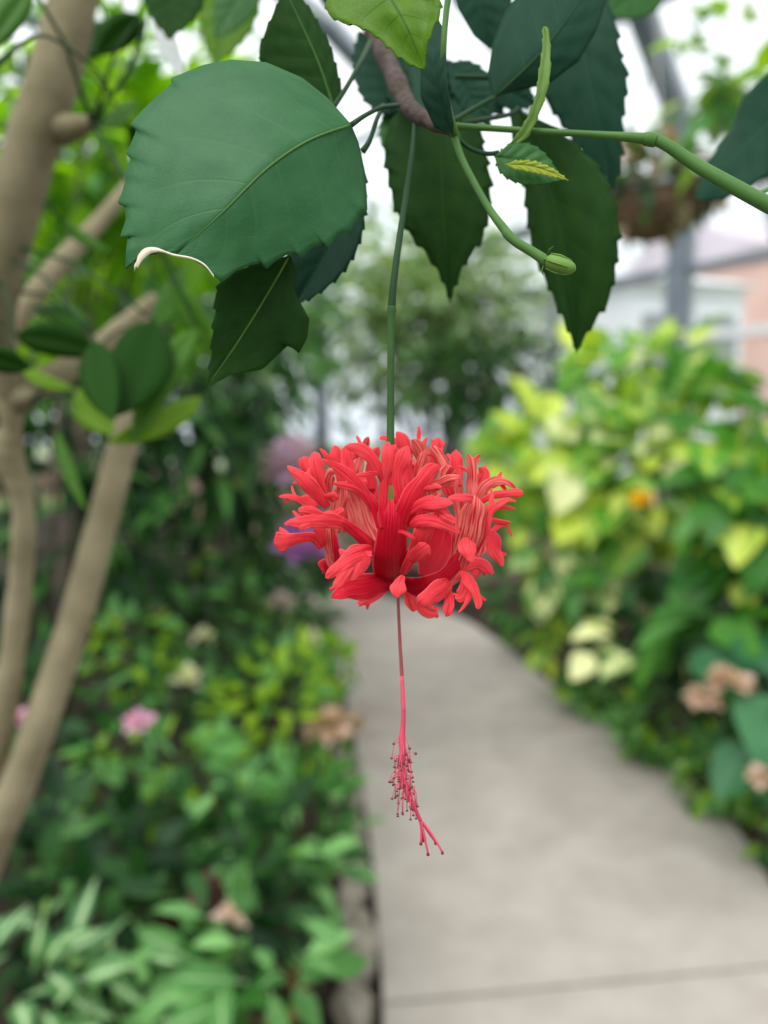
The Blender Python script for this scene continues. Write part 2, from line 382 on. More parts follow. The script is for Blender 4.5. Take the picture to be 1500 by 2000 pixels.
for s_, nm in ((S0, 'window_2'), (S1, 'window_3')):
    e = tag(thing(nm, None, None, (0,0,0)), kind='structure')
    for k in range(8):
        q = [GH(s_, k), GH(s_, k+1) if k < 7 else GH(s_, 8), GH(s_, len(prof)-2-k), GH(s_, len(prof)-1-k)]
        if k == 7: q = [GH(s_, 7), GH(s_, 8), GH(s_, 8), GH(s_, 8)][:2] + [GH(s_, 8)]; q = q[:2]; continue
        link('pane', mesh('pane', q, [(0,1,2,3)], mats=[M['glass']], smooth=False), e)
    mb = MB().bar(GH(s_, 3), GH(s_, 12), .08, .08); mb.build('end_beam', M['steel'], e)
    a, b = GH(s_, 0), GH(s_, 15); a.z = b.z = .33; MB().bar(a, b, .2, .84).build('end_sill_wall', M['brick'], e)

# ---- houses beyond the glass
def house(label, d, x0, x1, ytop, yeave, wallm, roofm, deep=5, rz=0.3):
    a = W(x0, 800, d); b = W(x1, 800, d); c = (a+b)/2; wdt = (b-a).length
    ze = CAMZ + (829-yeave)/FPX*d; zr = CAMZ + (829-ytop)/FPX*d
    h = thing('house', label, 'building', (c.x, c.y+deep/2, 0)); Mx = Matrix.Rotation(rz, 3, 'Z'); o = h.location.copy()
    def T(x, y, z): return o + Mx @ Vector((x, y, z))
    mb = MB(); mb.box(T(0,0,ze/2-.05), (wdt/2, deep/2, ze/2+.05), rz); mb.build('wall', wallm, h)
    v = [T(-wdt/2-.2,-deep/2-.2,ze), T(wdt/2+.2,-deep/2-.2,ze), T(wdt/2+.2,deep/2+.2,ze), T(-wdt/2-.2,deep/2+.2,ze), T(-wdt/2-.2,0,zr), T(wdt/2+.2,0,zr)]
    link('roof', mesh('roof', [p-o for p in v], [(0,1,5,4),(2,3,4,5),(0,4,3),(1,2,5),(3,2,1,0)], mats=[roofm], smooth=False), h)
    k = max(2, int(wdt/1.6))
    for i in range(k):
        x = -wdt/2 + wdt*(i+.5)/k
        p = MB().box(T(x, -deep/2-.03, ze-1.0), (.42, .04, .6), rz).build('window', M['white_frame'], h)
        MB().box(T(x, -deep/2-.06, ze-1.0), (.34, .04, .52), rz).build('glass_pane', M['dark_glass'], p)
    return h
house('red brick house with mauve roof seen through the glass wall', 15, 1385, 1760, 395, 500, M['house_brick'], M['house_roof'])
house('low pale grey building beside the brick house beyond the glass', 12.5, 1150, 1415, 505, 560, M['house_pale'], M['house_pale'], 3)

# ================================================================== PLANT TOOLS
def leafmesh(name, m, prof_w, bend=.25, fold=.12, rows=6, cols=1, petiole=.12, wav=0):
    v, f, uv = [], [], []; nc = 2*cols+1
    ts = [i/rows for i in range(rows+1)]
    for t in ts:
        w = max(prof_w(t), .004)
        for c in range(-cols, cols+1):
            s = c/cols
            v.append((s*w, t, -bend*t*t + fold*abs(s)*w*2 + wav*math.sin(9*t+4*s)*abs(s)*.05)); uv.append((t, .5+.5*s))
    for i in range(rows):
        for j in range(nc-1): f.append((i*nc+j, i*nc+j+1, (i+1)*nc+j+1, (i+1)*nc+j))
    b = len(v); v += [(-.012,-petiole,.0),(.012,-petiole,.0),(.012,.03,.0),(-.012,.03,.0)]; uv += [(0,.5)]*4; f.append((b,b+1,b+2,b+3))
    return mesh(name, v, f, uv, [m])
OV = lambda t: .27*math.sin(math.pi*min(1,t**.75))*(1-.25*t)
LN = lambda t: .11*math.sin(math.pi*t**.8)
RD = lambda t: .42*math.sin(math.pi*t**.62)**.8 if 0 < t < 1 else 0
EL = lambda t: .21*math.sin(math.pi*t)**.8 if 0 < t < 1 else 0
_lm = {}
def LM(kind, mk):
    if (kind, mk) not in _lm:
        fn = {'ov':OV,'ln':LN,'rd':RD,'el':EL}[kind]
        _lm[kind, mk] = [leafmesh('leaf_'+kind, M[mk], fn, bend=b, fold=fo, rows=7 if kind == 'rd' else 5, cols=2 if kind == 'rd' else 1) for b, fo in ((.15,.15),(.38,.06),(-.1,.25))]
    return _lm[kind, mk]
def rnd3(): 
    while True:
        p = Vector((random.uniform(-1,1), random.uniform(-1,1), random.uniform(-1,1)))
        if .01 < p.length < 1: return p
def orient(p, d, nrm, s):
    d = d.normalized(); z = (nrm - d*nrm.dot(d)); z = z.normalized() if z.length > 1e-3 else d.orthogonal().normalized()
    x = d.cross(z)
    return Matrix.Translation(p) @ Matrix((x, d, z)).transposed().to_4x4() @ Matrix.Scale(s, 4)
def leaves(root, name, c, rad, n, meshes, L, droop=-.2, shell=.55, up=.8, out=.7, stuff=0, face=0.3):
    o = root.location; hub = []
    for i in range(n):
        u = rnd3().normalized(); r = random.uniform(shell, 1.0)
        p = c + Vector((u.x*rad[0], u.y*rad[1], u.z*rad[2]))*r
        if p.z < .02: p.z = .02 + random.uniform(0, .08)
        tocam = (CAM-p).normalized()
        d = u*out + rnd3()*.7 + Vector((0,0,droop)); nn = Vector((0,0,up)) + u*.4 + rnd3()*.5 + tocam*face
        me = random.choice(meshes)
        link(name, me, root, orient(p-o, d, nn, L*random.uniform(.65, 1.2)))
        hub.append(p)
    return hub
def stems(root, base, hub, n, r, m='twig', nm='stem'):
    o = root.location
    for i in range(n):
        h = random.choice(hub) if hub else base + Vector((0,0,.3))
        b = base + Vector((random.uniform(-.04,.04), random.uniform(-.04,.04), -.07))
        mid = (b+h)/2 + Vector((random.uniform(-.05,.05), random.uniform(-.05,.05), .08))*(h-b).length*.6
        pts = [Vector(q) for q in crom([tuple(b), tuple(mid), tuple(h)], 4)]
        MB().tube(pts, [r*(1-.6*k/8) for k in range(9)], 6).build(nm, M[m], root, True)
def off_path(b, gap=.10):          # keep roots in the soil, never on the paving
    def ex(E): 
        return min(E, key=lambda e: abs(e[1]-b.y))[0]
    l, r = ex(Lr), ex(Rr)
    if b.y < 7 and l - gap < b.x < r + gap: b.x = l - gap if b.x < (l+r)/2 else r + gap
    return b
def shrub(name, label, x, y, d, rad, n, kinds, L, group=None, base=None, ns=6, sr=.006, cat='plant', **k):
    c = W(x, y, d) if d else G(x, y, .15)
    b = off_path(Vector((base[0], base[1], 0)) if base else Vector((c.x, c.y, 0)))
    root = thing(name, label, cat, b, group)
    ms = [q for kk in kinds for q in LM(*kk)]
    hub = leaves(root, 'leaf', c, rad, n, ms, L, **k)
    stems(root, b, hub, ns, sr)
    return root, hub
def foliage(root, c, rad, n, kind, mk, L, droop=-.2):    # the uncountable rest of a crown as one part
    src = LM(kind, mk)[0]; V = [v.co.copy() for v in src.vertices]; F = [tuple(p.vertices) for p in src.polygons]
    v, f, uv = [], [], []
    su = src.uv_layers[0].data; uvv = {}
    for p in src.polygons:
        for li, vi in zip(p.loop_indices, p.vertices): uvv[vi] = tuple(su[li].uv)
    for i in range(n):
        u = rnd3().normalized(); p = c + Vector((u.x*rad[0], u.y*rad[1], u.z*rad[2]))*random.uniform(.2, 1) - root.location
        mt = orient(p, u + rnd3() + Vector((0,0,droop)), Vector((0,0,.8)) + rnd3()*.7, L*random.uniform(.6, 1.2)); b = len(v)
        v += [mt @ q for q in V]; uv += [uvv.get(k, (0,.5)) for k in range(len(V))]; f += [tuple(b+q for q in t) for t in F]
    return tag(link('foliage', mesh('foliage', v, f, uv, [M[mk]]), root), kind='stuff')
def petalball(root, name, c, r, n, mk, L, flat=.7):
    for i in range(n):
        u = rnd3().normalized(); u.z = abs(u.z)*flat - .2
        link(name, random.choice(LM('rd', mk)), root, orient(c + u*r*.45 - root.location, u + rnd3()*.2, Vector((0,0,1)) + rnd3()*.5, L*random.uniform(.8,1.2)))
def bloomplant(name, label, x, y, d, r, n, mk, L, cat='flower', flat=.8, base=None, group=None, nl=6, lk=('ov','f_mid'), LL=.09):
    c = W(x, y, d); b = off_path(Vector((base[0], base[1], 0)) if base else Vector((c.x, c.y+.02, 0)))
    root = thing(name, label, cat, b, group)
    petalball(root, 'petal', c, r, n, mk, L, flat)
    pts = [Vector(q) for q in crom([tuple(b - Vector((0,0,.07))), tuple((b+c)/2 + Vector((.02,.02,0))), tuple(c)], 4)]
    MB().tube(pts, [.004]*9, 6).build('stem', M['twig'], root, True)
    for i in range(nl):
        p = pts[3 + i % 5]; a = random.uniform(0, 6.28)
        link('leaf', random.choice(LM(*lk)), root, orient(p - b, Vector((math.cos(a), math.sin(a), .2)), Vector((0,0,1)), LL*random.uniform(.7,1.1)))
    return root

# ================================================================== BEDS
# --- left bed, near the viewer
shrub('striped_leaf_plant', 'low plant with white-striped leaves, nearest the viewer at the bed corner', 50, 1930, 1.35, (.16,.16,.11), 70, [('ov','f_stripe')], .08, droop=-.1)
shrub('striped_leaf_plant', 'white-striped leafy plant right of the bed-corner one, in front of dark foliage', 250, 1970, 1.42, (.13,.14,.09), 60, [('ov','f_stripe'),('ov','f_fresh')], .08, droop=-.1)
shrub('broadleaf_plant', 'bright green broadleaf plant with pale midribs beside the stone edging', 510, 1880, 1.50, (.14,.14,.14), 44, [('el','f_fresh'),('el','f_fresh'),('ov','f_mid')], .105, droop=.0)
shrub('broadleaf_plant', 'glossy green broadleaf plant half way along the stone edging', 490, 1720, 1.75, (.20,.2,.17), 90, [('el','f_fresh'),('ov','f_dark'),('ov','f_dark')], .09)
shrub('broadleaf_plant', 'lush green plant whose leaves lean over the path edge', 590, 1600, 1.95, (.16,.2,.15), 130, [('el','f_fresh'),('ov','f_mid'),('ov','f_dark')], .08, droop=-.1)
shrub('broadleaf_plant', 'fresh green plant in the middle of the bed behind the lower stripes', 330, 1620, 1.9, (.28,.22,.20), 150, [('ov','f_mid'),('el','f_fresh'),('ov','f_dark')], .08)
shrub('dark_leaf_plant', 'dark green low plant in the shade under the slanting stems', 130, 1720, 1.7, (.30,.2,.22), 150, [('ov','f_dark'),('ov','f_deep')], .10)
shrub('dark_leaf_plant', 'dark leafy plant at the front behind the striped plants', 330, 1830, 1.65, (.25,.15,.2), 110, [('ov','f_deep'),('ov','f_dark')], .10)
shrub('lime_shrub', 'yellow-green small-leaved shrub bordering the pale path', 540, 1400, 2.5, (.22,.2,.24), 170, [('ov','f_lime'),('el','f_lime'),('ov','f_mid')], .075)
shrub('lime_shrub', 'lime green shrub tuft tucked behind the tan slanting stem', 270, 1270, 2.8, (.17,.15,.17), 110, [('ov','f_lime'),('ov','f_mid')], .075)
shrub('lime_shrub', 'small lime tuft overhanging the path just behind the yellow-green shrub', 640, 1300, 2.75, (.09,.1,.08), 44, [('ov','f_lime')], .075)
shrub('lime_shrub', 'low yellowish shrub in the middle of the bed in front of the lilac flower head', 300, 1500, 2.15, (.25,.15,.12), 100, [('ov','f_lime'),('ov','f_mid')], .07)
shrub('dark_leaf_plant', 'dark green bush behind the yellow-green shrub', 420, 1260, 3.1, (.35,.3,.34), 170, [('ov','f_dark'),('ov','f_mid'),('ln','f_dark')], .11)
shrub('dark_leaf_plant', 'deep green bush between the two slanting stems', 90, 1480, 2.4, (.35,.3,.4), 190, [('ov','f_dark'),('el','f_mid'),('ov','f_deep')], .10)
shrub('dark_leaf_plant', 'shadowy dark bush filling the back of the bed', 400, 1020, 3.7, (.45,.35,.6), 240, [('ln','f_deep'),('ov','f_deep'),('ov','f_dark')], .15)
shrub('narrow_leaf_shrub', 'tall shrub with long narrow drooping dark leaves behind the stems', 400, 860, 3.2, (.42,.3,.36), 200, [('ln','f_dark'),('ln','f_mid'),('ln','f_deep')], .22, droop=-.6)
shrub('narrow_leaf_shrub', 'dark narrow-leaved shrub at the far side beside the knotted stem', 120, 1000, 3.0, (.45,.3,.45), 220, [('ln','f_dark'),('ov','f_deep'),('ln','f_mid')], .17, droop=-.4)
shrub('narrow_leaf_shrub', 'slim shrub with pale drooping leaves beside the purple flower spikes', 490, 1080, 4.2, (.28,.25,.5), 170, [('ln','f_grey'),('ov','f_dark'),('ov','f_lime')], .14, droop=-.5)
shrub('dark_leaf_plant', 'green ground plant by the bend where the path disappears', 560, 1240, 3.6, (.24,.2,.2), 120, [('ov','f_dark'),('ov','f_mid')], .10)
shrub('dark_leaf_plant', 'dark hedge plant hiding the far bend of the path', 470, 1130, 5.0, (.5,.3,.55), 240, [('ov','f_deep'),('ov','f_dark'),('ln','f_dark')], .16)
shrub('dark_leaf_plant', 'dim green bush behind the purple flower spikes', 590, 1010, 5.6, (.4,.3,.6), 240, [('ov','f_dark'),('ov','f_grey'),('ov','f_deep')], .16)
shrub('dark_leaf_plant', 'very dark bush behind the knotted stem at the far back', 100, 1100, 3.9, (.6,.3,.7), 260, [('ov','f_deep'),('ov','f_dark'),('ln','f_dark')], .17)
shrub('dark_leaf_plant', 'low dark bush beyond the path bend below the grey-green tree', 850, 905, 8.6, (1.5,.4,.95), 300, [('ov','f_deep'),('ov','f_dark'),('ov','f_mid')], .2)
# --- small blooms of the left bed
bloomplant('pink_flower', 'pale lilac-pink flower head in the middle of the left bed', 272, 1413, 2.1, .034, 26, 'p_pink', .030)
bloomplant('pink_flower', 'lilac-pink flower head between the two tan stems', 40, 1405, 2.05, .034, 26, 'p_pink', .030)
bloomplant('withered_flower', 'large withered beige-pink flower head leaning over the path', 640, 1420, 2.45, .085, 70, 'p_blush', .045, flat=.8)
bloomplant('withered_flower', 'small withered flower cluster hanging just beyond the large withered head', 690, 1415, 2.5, .035, 24, 'f_brown', .035)
bloomplant('white_flower', 'upright creamy white bud between the lime tufts', 365, 1335, 2.6, .035, 20, 'p_white', .045, flat=1.6)
bloomplant('white_flower', 'small white flower beside the path at the bend', 610, 1255, 3.2, .04, 22, 'p_white', .05)
bloomplant('white_flower', 'dull cream flower low before the dark bush', 395, 1243, 2.9, .04, 22, 'p_white', .04, flat=.4)
bloomplant('purple_flower_spike', 'bright purple flower spike hanging behind the red flower', 600, 1085, 2.85, .10, 80, 'p_purple', .075, flat=2.2)
bloomplant('purple_flower_spike', 'faded lilac flower spike above the bright purple one', 570, 925, 2.85, .11, 90, 'p_lilac', .075, flat=1.6)
bloomplant('purple_flower_spike', 'pale pinkish flower spike under the bright purple one', 548, 1178, 2.85, .04, 30, 'p_pale', .035)
bloomplant('reddish_flower', 'dusky reddish-pink sprig among the broad leaves', 410, 1745, 1.62, .03, 18, 'f_red', .045)
bloomplant('reddish_flower', 'muted pink sprig just below the dusky reddish one', 448, 1795, 1.55, .02, 12, 'p_blush', .03)
r_ = bloomplant('withered_leaf_clump', 'clump of withered brown leaves in the shade of the bed', 370, 1835, 1.72, .07, 30, 'f_red', .07, cat='plant', nl=0)
# terracotta pot sunk among the plants
p = G(520, 2010, .0); pot = thing('flower_pot', 'terracotta pot half hidden below the bright broadleaf plant', 'pot', (p.x, p.y, -.06))
def lathe(prof, c, m, name, parent, n=20):
    v, f = [], []
    for r, z in prof:
        for j in range(n): v.append((r*math.cos(6.28318*j/n), r*math.sin(6.28318*j/n), z))
    for i in range(len(prof)-1):
        for j in range(n): f.append((i*n+j, i*n+(j+1)%n, (i+1)*n+(j+1)%n, (i+1)*n+j))
    o = link(name, mesh(name, v, f, mats=[m]), parent); o.location = c; return o
lathe([(.0,0),(.06,0),(.085,.15),(.075,.15),(.07,.12),(.0,.12)], (0,0,0), M['terracotta'], 'pot_body', pot)
lathe([(.084,.125),(.096,.125),(.098,.16),(.084,.16),(.084,.125)], (0,0,0), M['terracotta'], 'rim', pot)
lathe([(.0,.122),(.074,.122)], (0,0,0.001), M['soil'], 'potting_soil', pot)

# --- right bed
def rshrub(label, x, y, d, rad, n, kinds, L, nm='variegated_shrub', **k):
    return shrub(nm, label, x, y, d, rad, n, kinds, L, **k)
Y = [('rd','f_yellow'),('rd','f_cream'),('ov','f_yellow')]
rshrub('yellow variegated shrub standing nearest the red flower', 1060, 900, 4.1, (.30,.3,.32), 110, [('rd','f_yellow'),('ov','f_yellow'),('rd','f_yellow'),('ov','f_lime')], .20, droop=-.5, face=.7)
rshrub('cream-splashed variegated shrub in the middle of the planting', 1220, 930, 3.7, (.34,.3,.34), 140, Y, .20, droop=-.5, face=.8)
rshrub('yellow and cream variegated shrub low over the path border', 1150, 1100, 3.8, (.34,.26,.22), 120, [('rd','f_cream'),('rd','f_yellow'),('rd','f_cream'),('ov','f_mid')], .18, droop=-.5, face=.8)
rshrub('tall yellow shrub top against the glass wall', 1270, 720, 4.4, (.45,.3,.18), 100, [('ov','f_yellow'),('rd','f_yellow'),('ov','f_lime')], .22, droop=-.3)
rshrub('yellow-green variegated shrub by the frame edge above the drooping leaves', 1400, 850, 3.6, (.30,.3,.34), 100, [('rd','f_yellow'),('rd','f_big'),('ov','f_big')], .19, droop=-.4)
rshrub('dark green shrub under the cream-splashed one', 1290, 1215, 3.6, (.36,.26,.24), 170, [('ov','f_dark'),('ov','f_deep'),('rd','f_dark')], .14, nm='dark_leaf_plant', droop=-.3)
rshrub('deep green shrub at the inner bend of the right-hand planting', 1050, 1150, 4.9, (.36,.3,.34), 150, [('ov','f_dark'),('ov','f_mid')], .12, nm='dark_leaf_plant')
rshrub('sparse cream-leaved sprouts low in the dark greenery', 1270, 1260, 3.1, (.30,.12,.10), 12, [('rd','f_cream')], .13, droop=-.2)
rshrub('yellow-leaved sprout hanging over the path border', 1075, 1250, 4.0, (.07,.08,.20), 16, [('ov','f_yellow'),('ov','f_lime')], .14, droop=-.8)
rshrub('large-leaved green plant at the frame edge, middle height', 1470, 980, 3.0, (.24,.2,.34), 110, [('rd','f_big'),('rd','f_yellow'),('ov','f_mid'),('rd','f_big')], .17, nm='broadleaf_shrub', droop=-.6)
rshrub('arching long-leaved green plant above the blush flowers', 1420, 1220, 2.95, (.22,.18,.12), 60, [('ov','f_big'),('el','f_mid'),('ov','f_dark')], .26, nm='broadleaf_shrub', droop=-.3)
rshrub('blue-green large-leaved plant beside the blush flowers', 1505, 1400, 2.5, (.11,.10,.16), 30, [('rd','f_blue'),('ov','f_blue')], .22, nm='broadleaf_shrub', droop=-.7)
rshrub('small-leaved ground cover at the far curve of the path border', 1165, 1338, None, (.21,.2,.15), 210, [('ov','f_mid'),('ov','f_fresh'),('ov','f_lime')], 0.080, nm='ground_cover')
rshrub('small-leaved ground cover below the blush flowers', 1295, 1415, None, (.22,.22,.16), 230, [('ov','f_mid'),('ov','f_fresh'),('ov','f_lime')], 0.075, nm='ground_cover')
rshrub('small-leaved ground cover leaning on the path border under the lone blush flower', 1405, 1508, None, (.16,.2,.15), 200, [('ov','f_mid'),('ov','f_fresh'),('ov','f_lime')], 0.070, nm='ground_cover')
rshrub('bright lime tuft at the path border by the frame edge', 1515, 1600, None, (.08,.14,.13), 60, [('ov','f_lime'),('ov','f_mid')], .07, nm='ground_cover')
rshrub('dark green filling shrub behind the ground cover', 1430, 1330, 3.3, (.30,.22,.18), 150, [('ov','f_dark'),('ov','f_deep')], .11, nm='dark_leaf_plant')
bloomplant('blush_flower', 'upper of the two blush flower heads beside the blue-green leaves', 1428, 1335, 2.45, .05, 36, 'p_blush', .05, base=None)
bloomplant('blush_flower', 'lower, flatter of the two blush flower heads', 1375, 1362, 2.5, .045, 30, 'p_blush', .05, flat=.5)
bloomplant('blush_flower', 'single small blush flower at the frame edge over the ground cover', 1490, 1515, 2.3, .035, 26, 'p_blush', .04)
bloomplant('yellow_flower', 'golden yellow flower amid the cream-splashed leaves', 1250, 978, 3.3, .04, 22, 'p_gold', .055)
# --- background trees
def tree(name, label, x, y, d, rad, n, kinds, L, nstuff, base, tr=.05, trunk_m='trunk', **k):
    c = W(x, y, d); b = Vector((base[0], base[1], 0)); root = thing(name, label, 'tree', b)
    hub = leaves(root, 'leaf', c, rad, n, [q for kk in kinds for q in LM(*kk)], L, **k)
    pts = [Vector(q) for q in crom([tuple(b - Vector((0,0,.08))), tuple(b*.6 + Vector((c.x,c.y,c.z*.5))*.4), tuple(c)], 5)]
    MB().tube(pts, [tr*(1-.5*i/10) for i in range(11)], 8).build('trunk', M[trunk_m], root, True)
    for i in range(8):
        h = random.choice(hub); s = pts[random.randint(4, 10)]
        MB().tube([s, (s+h)/2 + rnd3()*.1, h], [tr*.35, tr*.25, tr*.1], 6).build('branch', M[trunk_m], root, True)
    if nstuff: foliage(root, c, rad, nstuff, kinds[0][0], kinds[0][1], L)
    return root
c = W(800, 800, 7.6)
tree('grey_green_tree', 'rounded grey-green tree standing behind the red flower', 830, 610, 7.4, (1.4,.8,.95), 300, [('ov','f_grey'),('ov','f_grey'),('ov','f_mid')], .16, 2600, (c.x+.3, c.y), .06)
c = W(560, 800, 5.6)
tree('green_tree', 'mid green leafy tree between the stalk and the tan shrub', 470, 640, 5.4, (.75,.5,.85), 300, [('ov','f_mid'),('ov','f_grey'),('ov','f_dark')], .14, 1100, (c.x-.5, c.y), .05)
c = W(1000, 800, 6.7)
tree('dark_tree', 'darker low tree with gaps of light behind the bud', 960, 745, 6.6, (.85,.4,.45), 260, [('ov','f_dark'),('ov','f_deep'),('ov','f_mid')], .14, 260, (c.x, c.y), .05)
tree('backlit_tree', 'bright backlit lime-green foliage tree behind the tan trunk', 220, 300, 2.6, (.72,.5,.72), 300, [('ov','f_backlit'),('ov','f_lime'),('ov','f_mid')], .13, 620, (-1.5, 3.0), .04, shell=.2)
tree('backlit_tree', 'paler green foliage tree below the bright backlit crown', 240, 610, 3.4, (.66,.5,.46), 300, [('ov','f_mid'),('ov','f_fresh'),('el','f_grey')], .12, 420, (-1.7, 3.9), .04, shell=.2)
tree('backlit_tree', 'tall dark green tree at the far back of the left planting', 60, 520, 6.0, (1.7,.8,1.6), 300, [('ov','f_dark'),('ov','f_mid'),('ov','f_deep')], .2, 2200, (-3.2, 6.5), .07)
tree('climbing_vine', 'thin leafy vine climbing against the bright glass near the steel rib', 1440, 165, 2.6, (.25,.2,.27), 100, [('ov','f_grey'),('ov','f_mid'),('ov','f_lime')], .13, 0, (2.6, 3.2), .012, trunk_m='twig', shell=.1)
# hanging basket
c = W(1272, 385, 3.1); bk = thing('hanging_basket', 'coir-lined hanging basket with trailing green plant before the glass wall', 'hanging basket', c)
pr = [(.02,-.17)] + [(.20*math.sin(a), -.17*math.cos(a)) for a in [i*.2 for i in range(1, 8)]] + [(.20,.0),(.17,.0),(.0,-.03)]
lathe(pr, (0,0,0), M['coir'], 'coir_bowl', bk, 24)
lathe([(.203,-.008),(.212,-.008),(.212,.008),(.203,.008),(.203,-.008)], (0,0,0), M['wire'], 'rim_wire', bk, 24)
top = Vector((c.x, c.y, 4.85))
for j in range(3):
    a = 2.1*j + .4; e = c + Vector((.205*math.cos(a), .205*math.sin(a), 0))
    MB().tube([e, c + Vector((0,0,.55))], .004, 6).build('hanger_wire', M['wire'], bk)
MB().tube([c + Vector((0,0,.54)), top], .004, 6).build('hanger_wire', M['wire'], bk)
leaves(bk, 'leaf', c + Vector((.02,0,.05)), (.23,.21,.15), 280, LM('ov','f_dark') + LM('ov','f_mid') + LM('ov','f_brown'), .12, droop=-.5, shell=.45)

# ================================================================== TAN-STEMMED SHRUB (left)
ts = thing('tan_stemmed_shrub', 'tall shrub with smooth tan slanting stems and glossy oval leaves', 'shrub', (-1.15, 1.05, 0))
ts_pts = []
def px_tube(name, pts, m, parent, n=10, seg=5, bump_=0):
    q = crom(pts, seg); P = [W(a[0], a[1], a[2]) for a in q]; (ts_pts.extend(P) if parent is ts and m in (M['bark'], M['bark_lit']) else None); rr = [a[3]*a[2]/FPX/2*(1+random.uniform(-bump_, bump_)) for a in q]
    return MB().tube(P, rr, n).build(name, m, parent, True)
gpt = W(-330, 1900, 1.0)
trunk = px_tube('trunk', [(170,-260,.60,88),(150,-40,.60,92),(108,140,.60,96),(60,290,.60,100),(20,450,.61,92),(-8,590,.63,80),(5,690,.66,52),(18,770,.68,58)], M['bark'], ts, 14, 6, .02)
px_tube('knotted_stem', [(18,770,.68,60),(22,830,.69,42),(14,880,.70,58),(40,960,.72,46),(46,1050,.74,44),(34,1200,.77,46),(10,1370,.80,50),(-30,1540,.84,52),(-240,2300,1.0,55),(-420,2950,1.12,58)], M['bark_lit'], ts, 12, 6, .07)
px_tube('slanting_stem', [(300,600,.82,34),(272,740,.80,44),(240,870,.78,56),(200,1020,.78,58),(150,1200,.79,62),(100,1350,.80,64),(40,1520,.82,66),(-30,1690,.85,68),(-260,2300,1.0,70),(-460,2850,1.15,74)], M['bark_lit'], ts, 12, 6, .02)
px_tube('branch', [(20,790,.68,56),(75,755,.69,56),(130,722,.70,52),(180,690,.72,46),(235,640,.75,36),(300,585,.80,28)], M['bark'], ts, 10, 5, .04)
px_tube('branch', [(8,690,.66,36),(45,610,.68,40),(95,540,.71,42),(150,480,.75,38),(205,420,.79,30),(260,350,.84,22)], M['bark'], ts, 10, 5, .03)
px_tube('branch_stub', [(120,255,.60,60),(160,245,.585,40),(180,240,.58,24)], M['bark'], ts, 10, 4, .05)
px_tube('branch_stub', [(36,775,.68,50),(52,780,.672,40),(60,785,.67,22)], M['bark'], ts, 10, 4, .05)
px_tube('twig', [(285,40,.52,9),(255,130,.53,9),(215,190,.55,8),(170,250,.60,8)], M['stalk_dark'], ts, 8)
px_tube('twig', [(-20,140,.42,14),(30,95,.43,9),(75,70,.44,7),(120,85,.46,6),(190,140,.50,6),(220,190,.52,5)], M['stalk_dark'], ts, 8)

# ---- traced leaf: midrib and both margins given as places with their distances
def bigleaf(parent, mid, A, B, mat, nA=0, nB=0, amp=6, cup=.0, rib=None, rip=.00025, NN=64, MM=7, ribw=5, name='leaf', label=None):
    base, tip = mid[0], mid[-1]
    mid_r = resample(crom(mid, 8), NN)
    def edge(E, n, sgn):
        E = [base] + [(e[0], e[1], (e[2] if len(e) > 2 else None)) for e in E] + [tip]
        n0 = len(E)
        E = [(e[0], e[1], e[2] if e[2] is not None else base[2] + (tip[2]-base[2])*i/(n0-1)) for i, e in enumerate(E)]
        if n: E = resample(crom(E, 8), NN)
        else: return resample(E, NN)
        out = []
        for i, e in enumerate(E):
            t = i/NN; a, b = E[max(i-1,0)], E[min(i+1,NN)]
            dx, dy = b[0]-a[0], b[1]-a[1]; l = math.hypot(dx, dy) or 1
            nx, ny = dy/l*sgn, -dx/l*sgn
            m_ = mid_r[i]
            if (e[0]-m_[0])*nx + (e[1]-m_[1])*ny < 0: nx, ny = -nx, -ny
            ph = (t*n) % 1.0; k = amp*(ph**1.6)*(1 if .08 < t < .975 else 0)*random.uniform(.75, 1.15) - amp*.35
            out.append((e[0]+nx*k + dx/l*ph*amp*.4, e[1]+ny*k + dy/l*ph*amp*.4, e[2]))
        out[0], out[-1] = base, tip
        return out
    EA, EB = edge(A, nA, 1), edge(B, nB, -1)
    def soft(E):
        k = max(2, NN//12); out = []
        for i in range(NN+1):
            h = min(k, i, NN-i); w_ = E[i-h:i+h+1]; out.append(tuple(sum(q[c] for q in w_)/len(w_) for c in range(3)))
        return out
    SA, SB = soft(EA), soft(EB)
    v, f, uv = [], [], []; off = parent_world(parent); nc = 2*MM+1
    for i in range(NN+1):
        t = i/NN; m_ = W(*mid_r[i])
        for j in range(-MM, MM+1):
            s = abs(j)/MM; e = W(*(EA[i] if j < 0 else EB[i])); es = W(*(SA[i] if j < 0 else SB[i])); p = m_.lerp(es, s) + (e-es)*s**8
            k = -cup*math.sin(math.pi*s)*math.sin(math.pi*t) - rip*math.cos(2*math.pi*(6.5*t - 1.3*s))*s*(1-s)*4*math.sin(math.pi*t) + .0006*(1-s)**6
            v.append(p + (p-CAM).normalized()*k - off); uv.append((t, .5 + .5*j/MM))
    for i in range(NN):
        for j in range(nc-1): f.append((i*nc+j, i*nc+j+1, (i+1)*nc+j+1, (i+1)*nc+j))
    o = link(name, mesh(name, v, f, uv, [mat]), parent)
    sm = o.modifiers.new('thickness', 'SOLIDIFY'); sm.thickness = .0003; sm.offset = 0
    if label: o['label'] = label
    if rib:
        q = mid_r[::4]; P = [W(a[0], a[1], a[2]) + (W(a[0],a[1],a[2])-CAM).normalized()*(.0004) for a in q]
        MB().tube(P, [max(.00008, ribw*a[2]/FPX/2*(1-.8*i/len(q))) for i, a in enumerate(q)], 6).build('midrib', rib, o, True)
    return o
